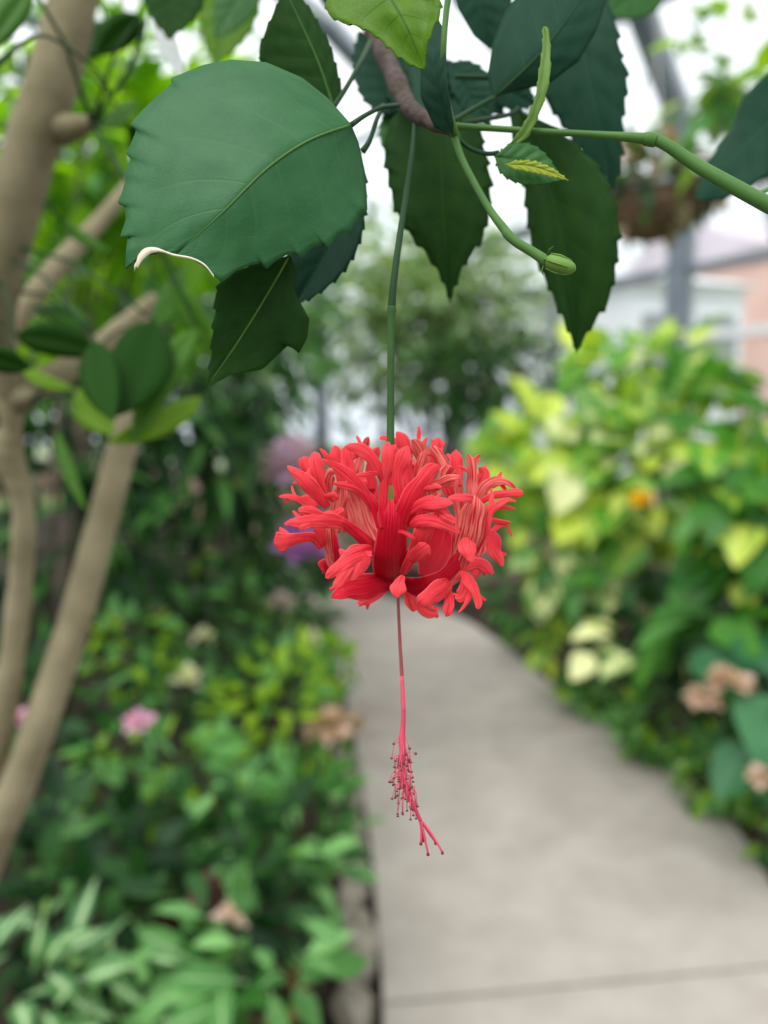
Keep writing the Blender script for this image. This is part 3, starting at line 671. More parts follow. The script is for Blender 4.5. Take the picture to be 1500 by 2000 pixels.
def simple_leaf(parent, base, tip, w, mat, nt_=0, bow=0, depth_edge=0, **k):   # oval leaf between two places
    bx, by, bd = base; tx, ty, td = tip; dx, dy = tx-bx, ty-by; l = math.hypot(dx, dy); nx, ny = -dy/l, dx/l
    mid = [(bx,by,bd), (bx+dx*.35+nx*bow, by+dy*.35+ny*bow, bd+(td-bd)*.35), (bx+dx*.7+nx*bow*.8, by+dy*.7+ny*bow*.8, bd+(td-bd)*.7), (tx,ty,td)]
    def E(s):
        out = []
        for t, q in ((.1,.55),(.25,.9),(.42,1.0),(.6,.9),(.78,.62),(.92,.24)):
            b = bow*4*t*(1-t)
            out.append((bx+dx*t+nx*(s*w*q+b), by+dy*t+ny*(s*w*q+b), bd+(td-bd)*t+depth_edge*s))
        return out
    return bigleaf(parent, mid, E(1), E(-1), mat, nt_ or 0, nt_ or 0, **k)
M['oval_dark'] = leafmat('oval_leaf_dark', (.012, .058, .004), (.022, .085, .006), .4, spec=.1, rough=.6)
M['oval_lime'] = leafmat('oval_leaf_lime', (.12, .26, .010), (.18, .33, .02), .4, spec=.15)
M['oval_mid'] = leafmat('oval_leaf_mid', (.05, .16, .014), (.09, .22, .025), .4, spec=.15)
for a in (((300,625,.55),(225,815,.50),62,'oval_dark',-10), ((185,665,.52),(222,825,.48),40,'oval_dark',8), ((385,640,.56),(258,870,.52),34,'oval_mid',14),
          ((395,775,.56),(205,865,.52),26,'oval_lime',-12), ((30,655,.54),(205,695,.56),34,'oval_dark',-10), ((-30,690,.48),(60,720,.50),26,'oval_dark',0),
          ((180,640,.62),(60,600,.66),22,'oval_mid',6), ((150,760,.60),(225,850,.58),34,'oval_lime',8), ((40,720,.6),(150,760,.58),14,'oval_lime',8),
          ((220,90,.70),(150,60,.72),40,'oval_dark',0), ((275,30,.55),(190,110,.58),36,'oval_dark',6), ((60,-30,.45),(-40,110,.44),34,'leaf_pale2',0),
          ((120,430,.62),(215,490,.60),12,'oval_mid',8), ((250,240,.7),(310,330,.74),22,'oval_dark',0), ((200,250,.66),(270,200,.7),18,'oval_mid',0),
          ((340,560,.62),(420,690,.64),28,'oval_mid',0), ((300,640,.66),(360,520,.7),26,'oval_mid',6), ((110,840,.64),(170,1000,.62),14,'oval_mid',6)):
    mk = a[3] if a[3] in M else 'oval_mid'
    p_ = W(*a[0]); near = min(ts_pts, key=lambda k_: (k_-p_).length)
    MB().tube([near, near.lerp(p_, .5) + Vector((0,0,.012)), p_], [.0016,.0013,.0010], 6).build('leaf_stalk', M['stalk_dark'], ts, True)
    simple_leaf(ts, a[0], a[1], a[2], M[mk], 0, a[4], NN=20, MM=3, rip=0, cup=.003)

# ================================================================== HIBISCUS
hb_base = Vector((.55, .10, 0))
hb = thing('fringed_hibiscus', 'hibiscus branch with serrated dark leaves and one hanging fringed red flower', 'shrub', hb_base)
D = .25
# main branch: from the ground beside the viewer, up and in over the path
q = crom([(1500,400,.236,31),(1430,362,.240,29),(1360,322,.245,26),(1300,282,.248,23),(1268,272,.25,22),(1180,264,.255,14),(1080,258,.26,12),(980,252,.265,12),(888,246,.27,13)], 5)
P = [W(a[0],a[1],a[2]) for a in q]; rr = [a[3]*a[2]/FPX/2 for a in q]
pre = [Vector((.55,.10,-.07)), Vector((.50,.12,.5)), Vector((.42,.16,.95)), Vector((.30,.20,1.30)), Vector((.20,.222,1.455))]
pre = [Vector(k) for k in crom([tuple(k) for k in pre] + [tuple(P[0])], 5)][:-1]
MB().tube(pre + P, [.007 - .0045*i/len(pre) for i in range(len(pre))] + rr, 12).build('branch', M['stalk'], hb, True)
px_tube('branch_node', [(1258,271,.25,24),(1270,272,.2495,27),(1282,275,.249,25)], M['stalk'], hb, 12)
px_tube('woody_stem', [(700,-120,.33,44),(722,20,.325,42),(745,90,.32,40),(775,160,.30,38),(800,210,.285,34),(840,240,.275,26),(882,258,.27,17)], M['woody'], hb, 12, 6, .10)
px_tube('green_shoot', [(890,270,.268,20),(880,235,.262,17),(868,170,.255,13),(866,100,.25,12),(872,20,.25,12),(885,-80,.25,12)], M['stalk'], hb, 10)
px_tube('flower_stalk', [(812,215,.285,9),(806,290,.272,10),(790,400,.258,12),(778,480,.252,13),(768,560,.25,14),(765,600,.25,16)], M['stalk_dark'], hb, 12)
px_tube('flower_stalk', [(765,598,.25,16),(765,606,.25,18),(764,630,.25,15),(763,720,.25,14),(763,800,.25,14),(763,870,.25,16),(765,900,.252,22)], M['stalk_flower'], hb, 12)
px_tube('bud_stalk', [(886,262,.268,16),(900,305,.262,14),(925,355,.256,14),(958,412,.25,15),(985,448,.247,17),(992,458,.246,19),(1010,474,.245,18),(1040,492,.244,19),(1070,512,.243,22)], M['stalk'], hb, 12)
# bud
c0, c1 = W(1066,508,.243), W(1124,527,.240); ax = (c1-c0).normalized()
pts = [c0.lerp(c1, t) for t in (0,.08,.2,.4,.6,.8,.93,1)]
bud = MB().tube(pts, [.0012,.0020,.0024,.0025,.0024,.0021,.0015,.0005], 12).build('bud', M['bud'], hb, True)
for ang in range(5):
    a = ang*1.2566; px_ = ax.orthogonal().normalized(); py_ = ax.cross(px_); rdir = px_*math.cos(a)+py_*math.sin(a)
    MB().tube([c0+rdir*.0024+ax*.001, c0+rdir*.0028+ax*.004, c0+rdir*.0024+ax*.0078], [.0002,.00025,.0001], 6).build('sepal_ridge', M['bud'], bud, True)
    MB().tube([c0+rdir*.0016, c0+rdir*.0034+ax*.0002, c0+rdir*.0046+ax*.0012], [.0003,.00025,.0001], 5).build('bract', M['stalk'], bud, True)
# petioles
for pts in ([(686,244,.240,11),(712,226,.25,9),(745,210,.262,9),(778,206,.28,9)], [(708,296,.268,14),(722,275,.268,10),(735,235,.27,9),(748,206,.28,9)],
            [(650,212,.275,11),(680,165,.28,10),(705,120,.29,10),(724,82,.31,12)], [(966,190,.285,9),(925,212,.28,9),(885,236,.272,9)],
            [(886,262,.267,10),(915,288,.266,9),(950,300,.264,9),(975,298,.263,10)], [(890,150,.30,10),(960,152,.31,9)],
            [(860,232,.30,10),(850,215,.295,9),(835,205,.285,9)], [(1012,212,.31,10),(990,225,.30,9),(900,240,.275,9)]):
    px_tube('leaf_stalk', pts, M['stalk_dark'], hb, 8)
px_tube('side_twig', [(705,-100,.33,16),(640,-110,.37,13),(560,-125,.42,12),(480,-115,.46,11),(400,-115,.43,10),(345,-105,.40,9),(295,15,.45,6)], M['stalk_dark'], hb, 8)
px_tube('side_twig', [(885,-80,.25,12),(980,-150,.30,12),(1100,-170,.34,11),(1220,-120,.40,9),(1292,-62,.42,8)], M['stalk_dark'], hb, 8)
px_tube('leaf_stalk', [(1470,384,.238,9),(1560,330,.28,9),(1600,240,.32,9),(1590,190,.34,9)], M['stalk'], hb, 8)
for pts in ([(1180,-170,.37,9),(1140,-110,.355,9),(1100,-60,.345,9)], [(960,-135,.29,9),(940,-110,.31,9),(930,-80,.33,9)], [(700,-110,.33,9),(690,-100,.28,9),(715,-90,.232,9)], [(1220,-120,.40,8),(1200,-100,.34,8),(1180,-80,.29,8)]):
    px_tube('leaf_stalk', pts, M['stalk_dark'], hb, 8)
# the leaves
bl = bigleaf(hb, [(686,244,.240),(600,276,.234),(520,331,.230),(440,410,.229),(380,465,.231),(345,497,.233)],
    [(640,192,.242),(590,152,.242),(520,122,.242),(450,117,.242),(395,128,.242),(352,146,.242),(333,153,.242),(336,163,.242),(305,190,.241),(280,214,.241),(254,243,.240),(267,254,.24),(256,280,.239),(246,302,.239),(256,308,.239),(244,340,.238),(246,352,.238),(238,378,.237),(229,398,.237),(243,402,.237),(246,430,.236),(234,464,.236),(250,462,.236),(246,492,.235),(245,527,.236),(270,498,.234),(300,489,.232)],
    [(700,280,.244),(712,335,.246),(716,380,.246),(717,412,.245),(705,424,.245),(690,440,.243),(685,456,.243),(674,452,.242),(655,466,.241),(640,487,.240),(634,478,.240),(610,484,.239),(587,506,.238),(580,497,.238),(560,497,.237),(537,511,.236),(520,527,.236),(512,514,.236),(488,518,.235),(460,530,.234),(434,552,.233),(418,538,.232),(395,518,.232),(370,504,.232)],
    M['leaf_top'], rib=M['leafrib'] if 'leafrib' in M else M['stalk'], rip=.00022, NN=130, MM=12, ribw=6, label='largest leaf, bright on top, with a torn pale margin')
dr = MB(); 
v, f = [], []
dq = crom([(262,524,.2335),(280,496,.2312),(305,488,.2302),(340,498,.2305),(375,505,.2305),(400,518,.2308),(418,540,.2315)], 6); dw = [18,22,20,14,10,7,7,3]
for i, a in enumerate(dq):
    w = 5 + 24*max(0, 1-i/15) if i > 2 else 12
    for k in (-1, -.3, .4, 1): v.append(W(a[0], a[1] + w*.5*k, a[2] - .0006 + .0006*k*k) - parent_world(bl))
for i in range(len(dq)-1):
    for k in range(3): f.append((i*4+k, i*4+k+1, i*4+5+k, i*4+4+k))
link('dry_margin', mesh('dry_margin', v, f, mats=[M['dry']]), bl)
bigleaf(hb, [(652,212,.285),(625,130,.282),(590,50,.28),(552,-30,.28)], [(600,205,.285),(540,160,.283),(506,110,.28),(520,55,.278),(540,10,.278)], [(668,190,.287),(660,140,.286),(640,80,.284),(605,15,.282),(575,-20,.281)], M['leaf_under'], 9, 9, 4, rib=M['stalk'], ribw=5)
bigleaf(hb, [(566,498,.262),(540,545,.262),(500,612,.262),(450,690,.264),(398,762,.268)], [(530,505,.262),(470,525,.26),(425,560,.26),(419,610,.262),(413,660,.262),(410,705,.266)], [(580,530,.264),(575,570,.262),(604,622,.254),(600,660,.256),(584,690,.258),(565,672,.262),(512,722,.263),(450,731,.265)], M['leaf_under'], 9, 0, 7, rib=M['bud'], ribw=5)
bigleaf(hb, [(706,297,.272),(680,400,.275),(640,490,.278),(572,600,.28)], [(690,300,.272),(600,400,.28),(560,500,.28),(560,560,.28)], [(716,350,.27),(713,420,.268),(703,475,.268),(668,535,.27),(620,575,.275)], M['leaf_dark'], 0, 12, 7)
bigleaf(hb, [(860,232,.305),(862,330,.302),(868,450,.305),(879,592,.315)], [(800,205,.305),(765,232,.305),(750,290,.305),(758,350,.305),(772,410,.305),(805,465,.307),(840,505,.31),(863,545,.312)], [(925,225,.31),(945,280,.31),(958,350,.31),(955,420,.31),(940,470,.31),(912,510,.31),(892,548,.312)], M['leaf_under'], 12, 11, 9, cup=.003)
bigleaf(hb, [(1012,212,.315),(1060,330,.312),(1100,480,.315),(1126,690,.325)], [(992,215,.315),(1002,270,.315),(1020,345,.315),(1028,420,.315),(1042,490,.317),(1072,565,.318),(1102,630,.32)], [(1080,245,.31),(1150,305,.31),(1192,365,.31),(1209,430,.31),(1205,515,.312),(1192,580,.315),(1155,640,.32)], M['leaf_under'], 12, 12, 9, cup=.003)
bigleaf(hb, [(1100,-60,.345),(1130,60,.34),(1165,220,.34),(1197,372,.345)], [(1010,20,.345),(1020,120,.345),(1080,220,.345),(1130,290,.345),(1170,335,.345)], [(1170,-30,.34),(1205,50,.335),(1212,100,.335),(1226,140,.335),(1224,190,.336),(1216,255,.338),(1215,310,.34),(1205,345,.342)], M['leaf_dark'], 14, 13, 9)
bigleaf(hb, [(966,190,.285),(1050,110,.282),(1120,20,.285),(1180,-80,.29)], [(952,150,.285),(962,85,.285),(985,25,.287),(1050,-60,.29)], [(1010,176,.288),(1070,165,.288),(1130,120,.288),(1165,60,.288),(1190,-20,.29)], M['leaf_dark'], 0, 0, 5, rib=M['stalk_dark'], ribw=6)
bigleaf(hb, [(930,-80,.33),(935,0,.33),(957,98,.335)], [(880,-40,.33),(892,15,.33),(925,70,.332)], [(1000,-60,.33),(1000,20,.33),(978,70,.332)], M['leaf_dark'], 0, 0, 4)
bigleaf(hb, [(715,-90,.232),(765,0,.226),(800,65,.224),(829,138,.226)], [(660,-60,.235),(640,-10,.233),(638,22,.231),(662,42,.23),(700,52,.229),(735,72,.228),(775,108,.227),(805,128,.2265)], [(800,-70,.225),(845,-30,.223),(862,15,.222),(850,48,.222),(836,80,.223),(832,112,.225)], M['leaf_young'], 13, 10, 6, cup=-.002, label='bright yellow-green leaf lit from behind')
bigleaf(hb, [(884,262,.255),(858,180,.252),(846,110,.252),(852,30,.255)], [(850,250,.258),(822,190,.257),(822,120,.257),(836,60,.256)], [(885,240,.25),(874,170,.248),(871,110,.249),(868,60,.252)], M['leaf_dark'], 0, 0, 3)
simple_leaf(hb, (770,225,.335), (700,60,.34), 52, M['leaf_dark'], 9, 6)
simple_leaf(hb, (880,120,.34), (985,225,.335), 40, M['leaf_dark'], 8, 4)
simple_leaf(hb, (830,120,.345), (900,260,.335), 70, M['leaf_dark'], 8, 4)
simple_leaf(hb, (800,40,.35), (835,275,.325), 64, M['leaf_dark'], 10, 6)
simple_leaf(hb, (900,150,.33), (960,250,.33), 26, M['leaf_dark'], 6, 4)
simple_leaf(hb, (770,205,.34), (778,330,.335), 30, M['leaf_mid'], 8, 4)
simple_leaf(hb, (880,120,.36), (860,200,.36), 32, M['leaf_dark'], 8, 0)
simple_leaf(hb, (960,155,.33), (1050,205,.335), 34, M['leaf_dark'], 8, 4)
simple_leaf(hb, (965,305,.262), (1096,352,.258), 40, M['leaf_mid'], 9, -6, amp=4)
o = simple_leaf(hb, (985,322,.258), (1110,353,.253), 11, M['leaf_yellow'], 11, -10, amp=4, NN=40); o['label'] = 'small folded yellow young leaf'
# young folded shoot leaf
bigleaf(hb, [(975,298,.263),(1022,262,.26),(1048,205,.257),(1060,140,.256),(1066,85,.256),(1062,52,.256)], [(1010,262,.26),(1042,200,.257),(1052,140,.256),(1060,85,.256),(1058,58,.256)], [(1030,268,.26),(1060,205,.257),(1074,150,.255),(1075,90,.256),(1070,55,.256)], M['leaf_shoot'], 10, 8, 3, NN=48, MM=3, label='slim folded pale young leaf pointing up')
bigleaf(hb, [(1590,190,.34),(1520,225,.35),(1440,300,.36),(1356,388,.37)], [(1560,120,.345),(1500,142,.355),(1452,188,.365),(1430,250,.37),(1375,325,.372)], [(1570,300,.34),(1500,345,.35),(1450,372,.355),(1396,394,.365)], M['leaf_dark'], 0, 7, 6)
simple_leaf(hb, (1290,-60,.42), (1180,30,.42), 50, M['leaf_mid'], 0, -8)
simple_leaf(hb, (350,-90,.40), (330,78,.40), 62, M['leaf_under'], 8, 0)
simple_leaf(hb, (300,20,.45), (360,160,.45), 20, M['leaf_pale'], 0, 0)
simple_leaf(hb, (470,-80,.5), (420,130,.5), 60, M['leaf_young'], 8, 0)
simple_leaf(hb, (500,-60,.46), (420,75,.46), 42, M['leaf_mid'], 0, 0)
simple_leaf(hb, (640,-60,.42), (690,40,.42), 40, M['leaf_under'], 0, 0)

# ---- the flower
random.seed(23)
fl_c = W(772, 1120, D)
flower = px_tube('flower', [(768,905,D,24),(770,960,D,36),(774,1040,D,40),(776,1100,D,30),(777,1135,D,14)], M['calyx'], hb, 14)
flower['label'] = 'hanging fringed red flower with recurved petals'
FS = 560/1500.0
class Petal:
    def __init__(s): s.v, s.f, s.uv, s.t, s.mi, s.e = [], [], [], [], [], []
    def ribbon(s, pts, t0=.6, t1=1.0, cup=.18, tw=None, streak=0, ruf=.35, kid=0):
        if tw is None: tw = random.uniform(-20, 20) if ruf > .2 else 0
        cup *= random.choice((.55, .4, .7)); a1, a2, a3, a4 = [random.uniform(0, 6.28) for _ in range(4)]; crs = random.uniform(.0, .22)
        n = 5 if len(pts) > 3 else 7
        q = crom(pts, n); k = len(q); NC = 7; b = len(s.v); ph = random.uniform(0, 6)
        P = [W(500+a[0]*FS, 800+a[1]*FS, D + a[2]*.001) for a in q]; L = 0
        for i, a in enumerate(q):
            if i: L += (P[i]-P[i-1]).length
            T = (P[min(i+1,k-1)] - P[max(i-1,0)]).normalized(); Vw = (CAM-P[i]).normalized()
            X = T.cross(Vw); X = X.normalized() if X.length > .05 else RGT.copy()
            if tw: X = Matrix.Rotation(R(tw), 3, T) @ X
            Z = X.cross(T).normalized(); u = i/(k-1)
            w = max(a[3], 3)*FS*(D+a[2]*.001)/FPX/2
            if u > .78 and pts[-1][3] > 18: w *= max(0, 1-((u-.78)/.22)**1.8)**.7*.92+.08
            for j in range(NC):
                c = -1 + 2*j/(NC-1)
                am = 0 if ruf < .2 else .13*u; we = w*(1 + am*math.sin(u*9+a1)+am*math.sin(u*17+a2)) if c < 0 else w*(1 + am*math.sin(u*9+a3)+am*math.sin(u*15+a4))
                z = -cup*w*(c*c) + crs*w*(1-abs(c)) + .00012*math.sin(c*7+ph)*(1-c*c) + ruf*.001*math.sin(L*900+ph+c*2)*abs(c)**2*min(1, w/.003)
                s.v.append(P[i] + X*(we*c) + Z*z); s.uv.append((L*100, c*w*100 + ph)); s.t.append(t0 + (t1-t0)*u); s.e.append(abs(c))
        for i in range(k-1):
            for j in range(NC-1): s.f.append((b+i*NC+j, b+i*NC+j+1, b+(i+1)*NC+j+1, b+(i+1)*NC+j)); s.mi.append(1 if streak else 0)
        mw = sum(p[3] for p in pts)/len(pts)
        if ruf > .2 and mw > 34 and len(pts) >= 4 and t1 > .75 and not kid:      # side lobelets of the fringe
            for sg in random.sample((-1, 1), random.choice((1, 1, 2))):
                i0 = int(k*random.uniform(.42, .62)); a0, a1_ = q[i0], q[min(i0+3, k-1)]
                dx, dy = a1_[0]-a0[0], a1_[1]-a0[1]; l = math.hypot(dx, dy) or 1; an = math.atan2(dy, dx) + sg*random.uniform(.45, .8)
                Ln = sum(math.hypot(q[i+1][0]-q[i][0], q[i+1][1]-q[i][1]) for i in range(k-1))*random.uniform(.22, .36)
                W_ = mw*random.uniform(.38, .6); cx, cy, cz = math.cos(an), math.sin(an), random.uniform(.6, 2.2)
                s.ribbon([(a0[0], a0[1], a0[2]+.3, W_*.7), (a0[0]+cx*Ln*.4, a0[1]+cy*Ln*.4, a0[2]+cz*.5, W_), (a0[0]+cx*Ln*.8-cy*sg*Ln*.1, a0[1]+cy*Ln*.8+cx*sg*Ln*.1, a0[2]+cz, W_*.7), (a0[0]+cx*Ln-cy*sg*Ln*.2, a0[1]+cy*Ln+cx*sg*Ln*.2, a0[2]+cz*1.3, 8)], t0+(t1-t0)*.6, 1.0, .2, streak=0, kid=1)
    def build(s, parent, label=None):
        off = parent_world(parent)
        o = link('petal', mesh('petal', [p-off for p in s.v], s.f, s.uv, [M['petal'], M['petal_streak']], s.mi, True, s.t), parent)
        ra = o.data.attributes.new('rim', 'FLOAT', 'POINT'); ra.data.foreach_set('value', s.e)
        m = o.modifiers.new('smooth', 'SUBSURF'); m.levels = 1; m.render_levels = 1
        m = o.modifiers.new('thickness', 'SOLIDIFY'); m.thickness = .0003; m.offset = 0
        if label: o['label'] = label
        return o
# each ribbon: (x, y, mm behind the flower centre, width) in the 1500-wide crop of the bloom
p1 = Petal()
p1.ribbon([(715,905,0,120),(703,850,-10,180),(703,780,-16,186),(706,700,-19,165),(712,630,-21,158),(716,570,-22,160),(716,520,-22,158),(714,470,-21.5,120)], 0, .5, .35, ruf=.1)
p1.ribbon([(712,560,-21.5,120),(712,500,-21.5,100),(706,475,-21,40)], .45, .5, .1, ruf=.1)
p1.ribbon([(712,395,-22,26),(706,340,-22.3,56),(704,280,-22.6,60),(718,215,-22.8,60),(735,185,-22.5,30)], .5, .9, .2)
p1.ribbon([(665,620,-21,30),(662,520,-22,40),(668,440,-22,48),(672,370,-22.5,52),(682,300,-23.5,62),(690,230,-24,72),(690,168,-23,64)], .35, .95, .2)
p1.ribbon([(760,580,-21,90),(755,470,-22.5,72),(742,390,-23,54),(744,320,-23.5,58),(770,245,-24.5,84),(795,190,-24,56)], .35, .95, .2)
p1.ribbon([(755,620,-20.5,90),(795,510,-23,118),(850,410,-24,108),(905,335,-24,92),(955,290,-22,60)], .35, .8, .25)
p1.ribbon([(645,620,-20,26),(620,520,-21,48),(580,455,-22,62),(520,410,-23,46),(460,395,-23.5,36),(405,385,-24,10)], .3, .85, .3)
p1.ribbon([(620,520,-21,40),(560,430,-22.5,60),(490,350,-23.5,62),(420,295,-24,40),(345,262,-24.5,8)], .4, .9, .25)
p1.ribbon([(668,370,-22.5,40),(630,290,-24,58),(580,230,-25,64),(520,200,-25.5,58),(470,192,-25.5,34)], .5, 1, .2)
p1.ribbon([(655,335,-23,22),(600,336,-25,26),(555,342,-26,24),(522,345,-26,10)], .6, 1, .2)
p1.ribbon([(548,350,-20,30),(555,380,-21,58),(565,405,-21,40)], .6, .9, .3)
p1.ribbon([(800,540,-22,30),(850,500,-25,56),(910,485,-27,74),(975,485,-28,62),(1030,490,-28,30)], .5, .9, .25)
p1.ribbon([(860,505,-25,30),(910,515,-27,44),(960,520,-27,30),(1000,545,-27,10)], .5, .9, .25)
p1.ribbon([(770,860,-12,40),(800,800,-17,56),(840,720,-20,74),(870,650,-23,90),(905,600,-24,84),(925,570,-24,40)], .5, .95, .25)
p1.ribbon([(810,610,-22,30),(850,585,-25,62),(900,580,-26,66),(950,590,-26.5,54),(1010,615,-26,48),(1065,645,-25,16)], .5, .95, .2)
p1.ribbon([(810,790,-18,50),(850,755,-21,84),(885,730,-22,84),(908,715,-22,40)], .6, 1, .25)
p1.ribbon([(745,635,-23,14),(790,650,-25,20),(825,680,-25,22),(812,720,-23,18),(790,730,-22,8)], .4, .7, .2)
p1.ribbon([(960,540,-26,20),(990,560,-27,44),(1025,580,-27,40),(1045,592,-27,10)], .7, 1, .2)
p1.ribbon([(830,400,-15,18),(835,350,-15,36),(865,275,-15,54),(885,215,-15,32)], .5, .9, .4, streak=1)
p1.build(flower, 'front petal, deep crimson at the base, split into curling lobes')
p2 = Petal()
p2.ribbon([(725,905,-2,60),(660,905,-7,112),(580,920,-11,140),(500,935,-14,124),(435,960,-16,78),(395,985,-16,26)], .05, .6, .3, tw=14)
p2.ribbon([(680,940,2,30),(620,975,4,50),(570,1000,4,50),(535,1020,4,18)], .8, 1, .2)
p2.ribbon([(620,770,-14,70),(585,700,-16,72),(530,650,-18,60),(480,605,-20,52),(440,585,-21,60)], .25, .6, .3)
p2.ribbon([(470,600,-20,50),(410,585,-22,74),(330,580,-24,82),(240,590,-25,64),(185,590,-25,36),(150,602,-25,12)], .6, 1, .25)
p2.ribbon([(360,570,-23,50),(300,540,-24,58),(250,528,-25,44),(220,528,-25,24)], .6, 1, .25)
p2.ribbon([(300,590,-24,40),(255,605,-25,44),(225,622,-25,14)], .7, 1, .25)
p2.ribbon([(430,585,-19,40),(390,560,-18,60),(350,545,-17,30)], .6, .9, .25)
p2.ribbon([(610,735,-18,50),(570,745,-23,92),(530,760,-25,110),(470,790,-26,74),(410,845,-27,66),(365,880,-26,52)], .5, 1, .2)
p2.ribbon([(510,790,-25,50),(465,850,-26.5,58),(430,905,-27,50),(408,935,-27,22)], .7, 1, .2)
p2.ribbon([(560,750,-24,90),(540,800,-25,110),(515,850,-25.5,76),(495,895,-25.5,12)], .6, 1, .2)
p2.ribbon([(580,740,-23,50),(580,780,-24,50),(600,775,-24,10)], .6, 1, .2)
p2.ribbon([(455,870,-14,40),(420,920,-14,30),(385,940,-14,10)], .6, .9, .2)
p2.build(flower, 'near petal sweeping sideways with a broad dark lower lobe')
p3 = Petal()
p3.ribbon([(400,850,4,60),(360,820,2,74),(335,830,1,50)], .2, .4, .2)
p3.ribbon([(440,850,4,70),(405,780,0,84),(390,700,-2,80),(385,640,-3,84),(380,590,-3,70)], .3, .6, .35, streak=1)
p3.ribbon([(425,800,-1,30),(420,720,-4,30),(410,650,-5,24)], .2, .4, .3)
p3.ribbon([(350,720,-4,56),(300,670,-6,52),(235,672,-8,56),(170,685,-9,82),(125,695,-9,104),(95,700,-9,70)], .6, 1, .25)
p3.ribbon([(355,700,-5,36),(335,640,-7,50),(320,590,-8,34)], .6, .9, .25)
p3.ribbon([(375,510,-7,36),(330,450,-9,66),(275,390,-11,80),(215,335,-12,58),(165,295,-12,8)], .6, 1, .3)
p3.ribbon([(368,500,-6,34),(345,420,-7,46),(322,330,-8,66),(310,262,-8,78),(303,222,-7,52)], .6, 1, .3)
p3.ribbon([(310,380,3,30),(275,320,3,64),(258,275,3,72),(255,245,3,44)], .7, 1, .3)
p3.ribbon([(320,510,0,50),(270,490,0,56),(215,465,-1,30),(165,453,-1,26),(120,455,-1,20)], .6, 1, .25)
p3.ribbon([(330,480,2,34),(280,468,2,40),(230,460,2,24)], .6, .9, .25)
p3.ribbon([(405,640,3,70),(425,540,3,90),(440,460,3,80),(445,400,3,60)], .4, .7, .35, streak=1)
p3.ribbon([(380,470,-1,40),(370,400,-2,64),(385,340,-2,70),(410,330,-2,30)], .4, .7, .4, streak=1)
p3.ribbon([(450,400,2,40),(438,320,2,58),(424,240,1,70),(412,188,1,50)], .6, 1, .3)
p3.ribbon([(500,380,2,44),(492,300,2,56),(478,230,2,58),(466,190,2,30)], .6, 1, .3)
p3.ribbon([(400,300,0,30),(365,240,-1,30),(335,205,-1,10)], .7, 1, .3)
p3.ribbon([(395,560,-8,50),(430,540,-9,54),(460,520,-9,30)], .6, .9, .25)
p3.ribbon([(380,470,-8,60),(400,455,-9,50),(430,465,-9,20)], .6, .9, .25)
p3.build(flower, 'side petal with long lobes reaching towards the tan shrub')
p4 = Petal()
p4.ribbon([(775,905,0,60),(840,930,-5,104),(900,920,-9,104),(970,880,-11,86),(1040,815,-13,80),(1075,740,-14,90)], .0, .4, .35)
p4.ribbon([(1045,830,-12,70),(1085,740,-15,110),(1115,650,-18,136),(1130,570,-19,140),(1140,500,-20,118),(1145,452,-19,70)], .4, .7, .35, streak=1)
p4.ribbon([(1030,830,-10,34),(1045,740,-12,44),(1042,640,-13,40),(1040,560,-13,30)], .5, .8, .3, streak=1)
p4.ribbon([(1075,810,-12,50),(1140,720,-15,66),(1190,620,-18,66),(1215,540,-19,60),(1265,495,-20,40),(1315,472,-20,24),(1362,480,-20,8)], .5, 1, .25)
p4.ribbon([(1140,470,-19,40),(1090,460,-23,46),(1040,462,-25,36),(1005,460,-25,20)], .7, 1, .25)
p4.ribbon([(1100,670,-21,30),(1100,700,-23,84),(1112,740,-24,92),(1122,775,-24,50),(1128,796,-24,8)], .75, 1, .25)
p4.ribbon([(1010,900,-12,60),(985,930,-17,96),(930,960,-20,110),(885,1005,-21,96),(862,1030,-20,60)], .6, 1, .25)
p4.ribbon([(1005,950,-14,40),(1012,1000,-16,50),(1005,1045,-17,58),(995,1082,-17,26)], .5, .9, .25)
p4.ribbon([(1072,845,-15,14),(1105,885,-17,56),(1140,940,-18,48),(1162,1000,-18,42),(1160,1045,-18,46)], .7, 1, .25)
p4.ribbon([(1095,880,-14,36),(1095,940,-15,74),(1070,980,-15,66),(1040,985,-15,22)], .7, 1, .25)
p4.ribbon([(1120,950,-15,40),(1105,1000,-16,26),(1080,1040,-16,14),(1060,1062,-16,8)], .7, 1, .2)
p4.ribbon([(980,910,-2,70),(1040,880,0,60),(1090,840,2,60)], .7, .9, .2, streak=1)
p4.ribbon([(1030,860,2,60),(1100,810,2,74),(1160,800,2,64),(1210,830,2,56),(1238,862,2,14)], .6, .9, .25)
p4.ribbon([(1140,820,2,60),(1150,850,2,60),(1130,880,2,30)], .85, 1, .2)
p4.ribbon([(790,910,4,46),(800,970,6,64),(815,1020,6,56),(830,1055,6,18)], .85, 1, .2)
p4.ribbon([(850,1000,8,60),(890,1045,8,84),(930,1060,8,60),(945,1050,8,20)], .85, 1, .2)
p4.ribbon([(770,870,-19,24),(752,905,-22,60),(742,940,-23,88),(738,985,-23,30)], .8, 1, .3)
p4.ribbon([(1180,640,-4,50),(1170,720,-6,70),(1160,770,-8,40)], .5, .8, .3, streak=1)
p4.build(flower, 'near petal curving out low, streaked pink on the back')
p5 = Petal()
p5.ribbon([(880,880,6,70),(915,800,9,150),(945,720,11,170),(965,640,12,150),(970,560,12,110),(960,500,12,70)], .05, .45, -.25, ruf=.1)
p5.ribbon([(1075,600,4,40),(1065,500,4,64),(1055,420,4,62),(1050,370,4,44)], .4, .7, .35, streak=1)
p5.ribbon([(1130,470,0,50),(1128,390,0,60),(1130,320,-1,56),(1120,265,-1,40),(1108,235,-1,10)], .6, .9, .4, streak=1)
p5.ribbon([(1160,480,0,50),(1195,410,-2,62),(1250,375,-4,54),(1310,380,-5,34),(1356,412,-5,8)], .6, .95, .3, streak=1)
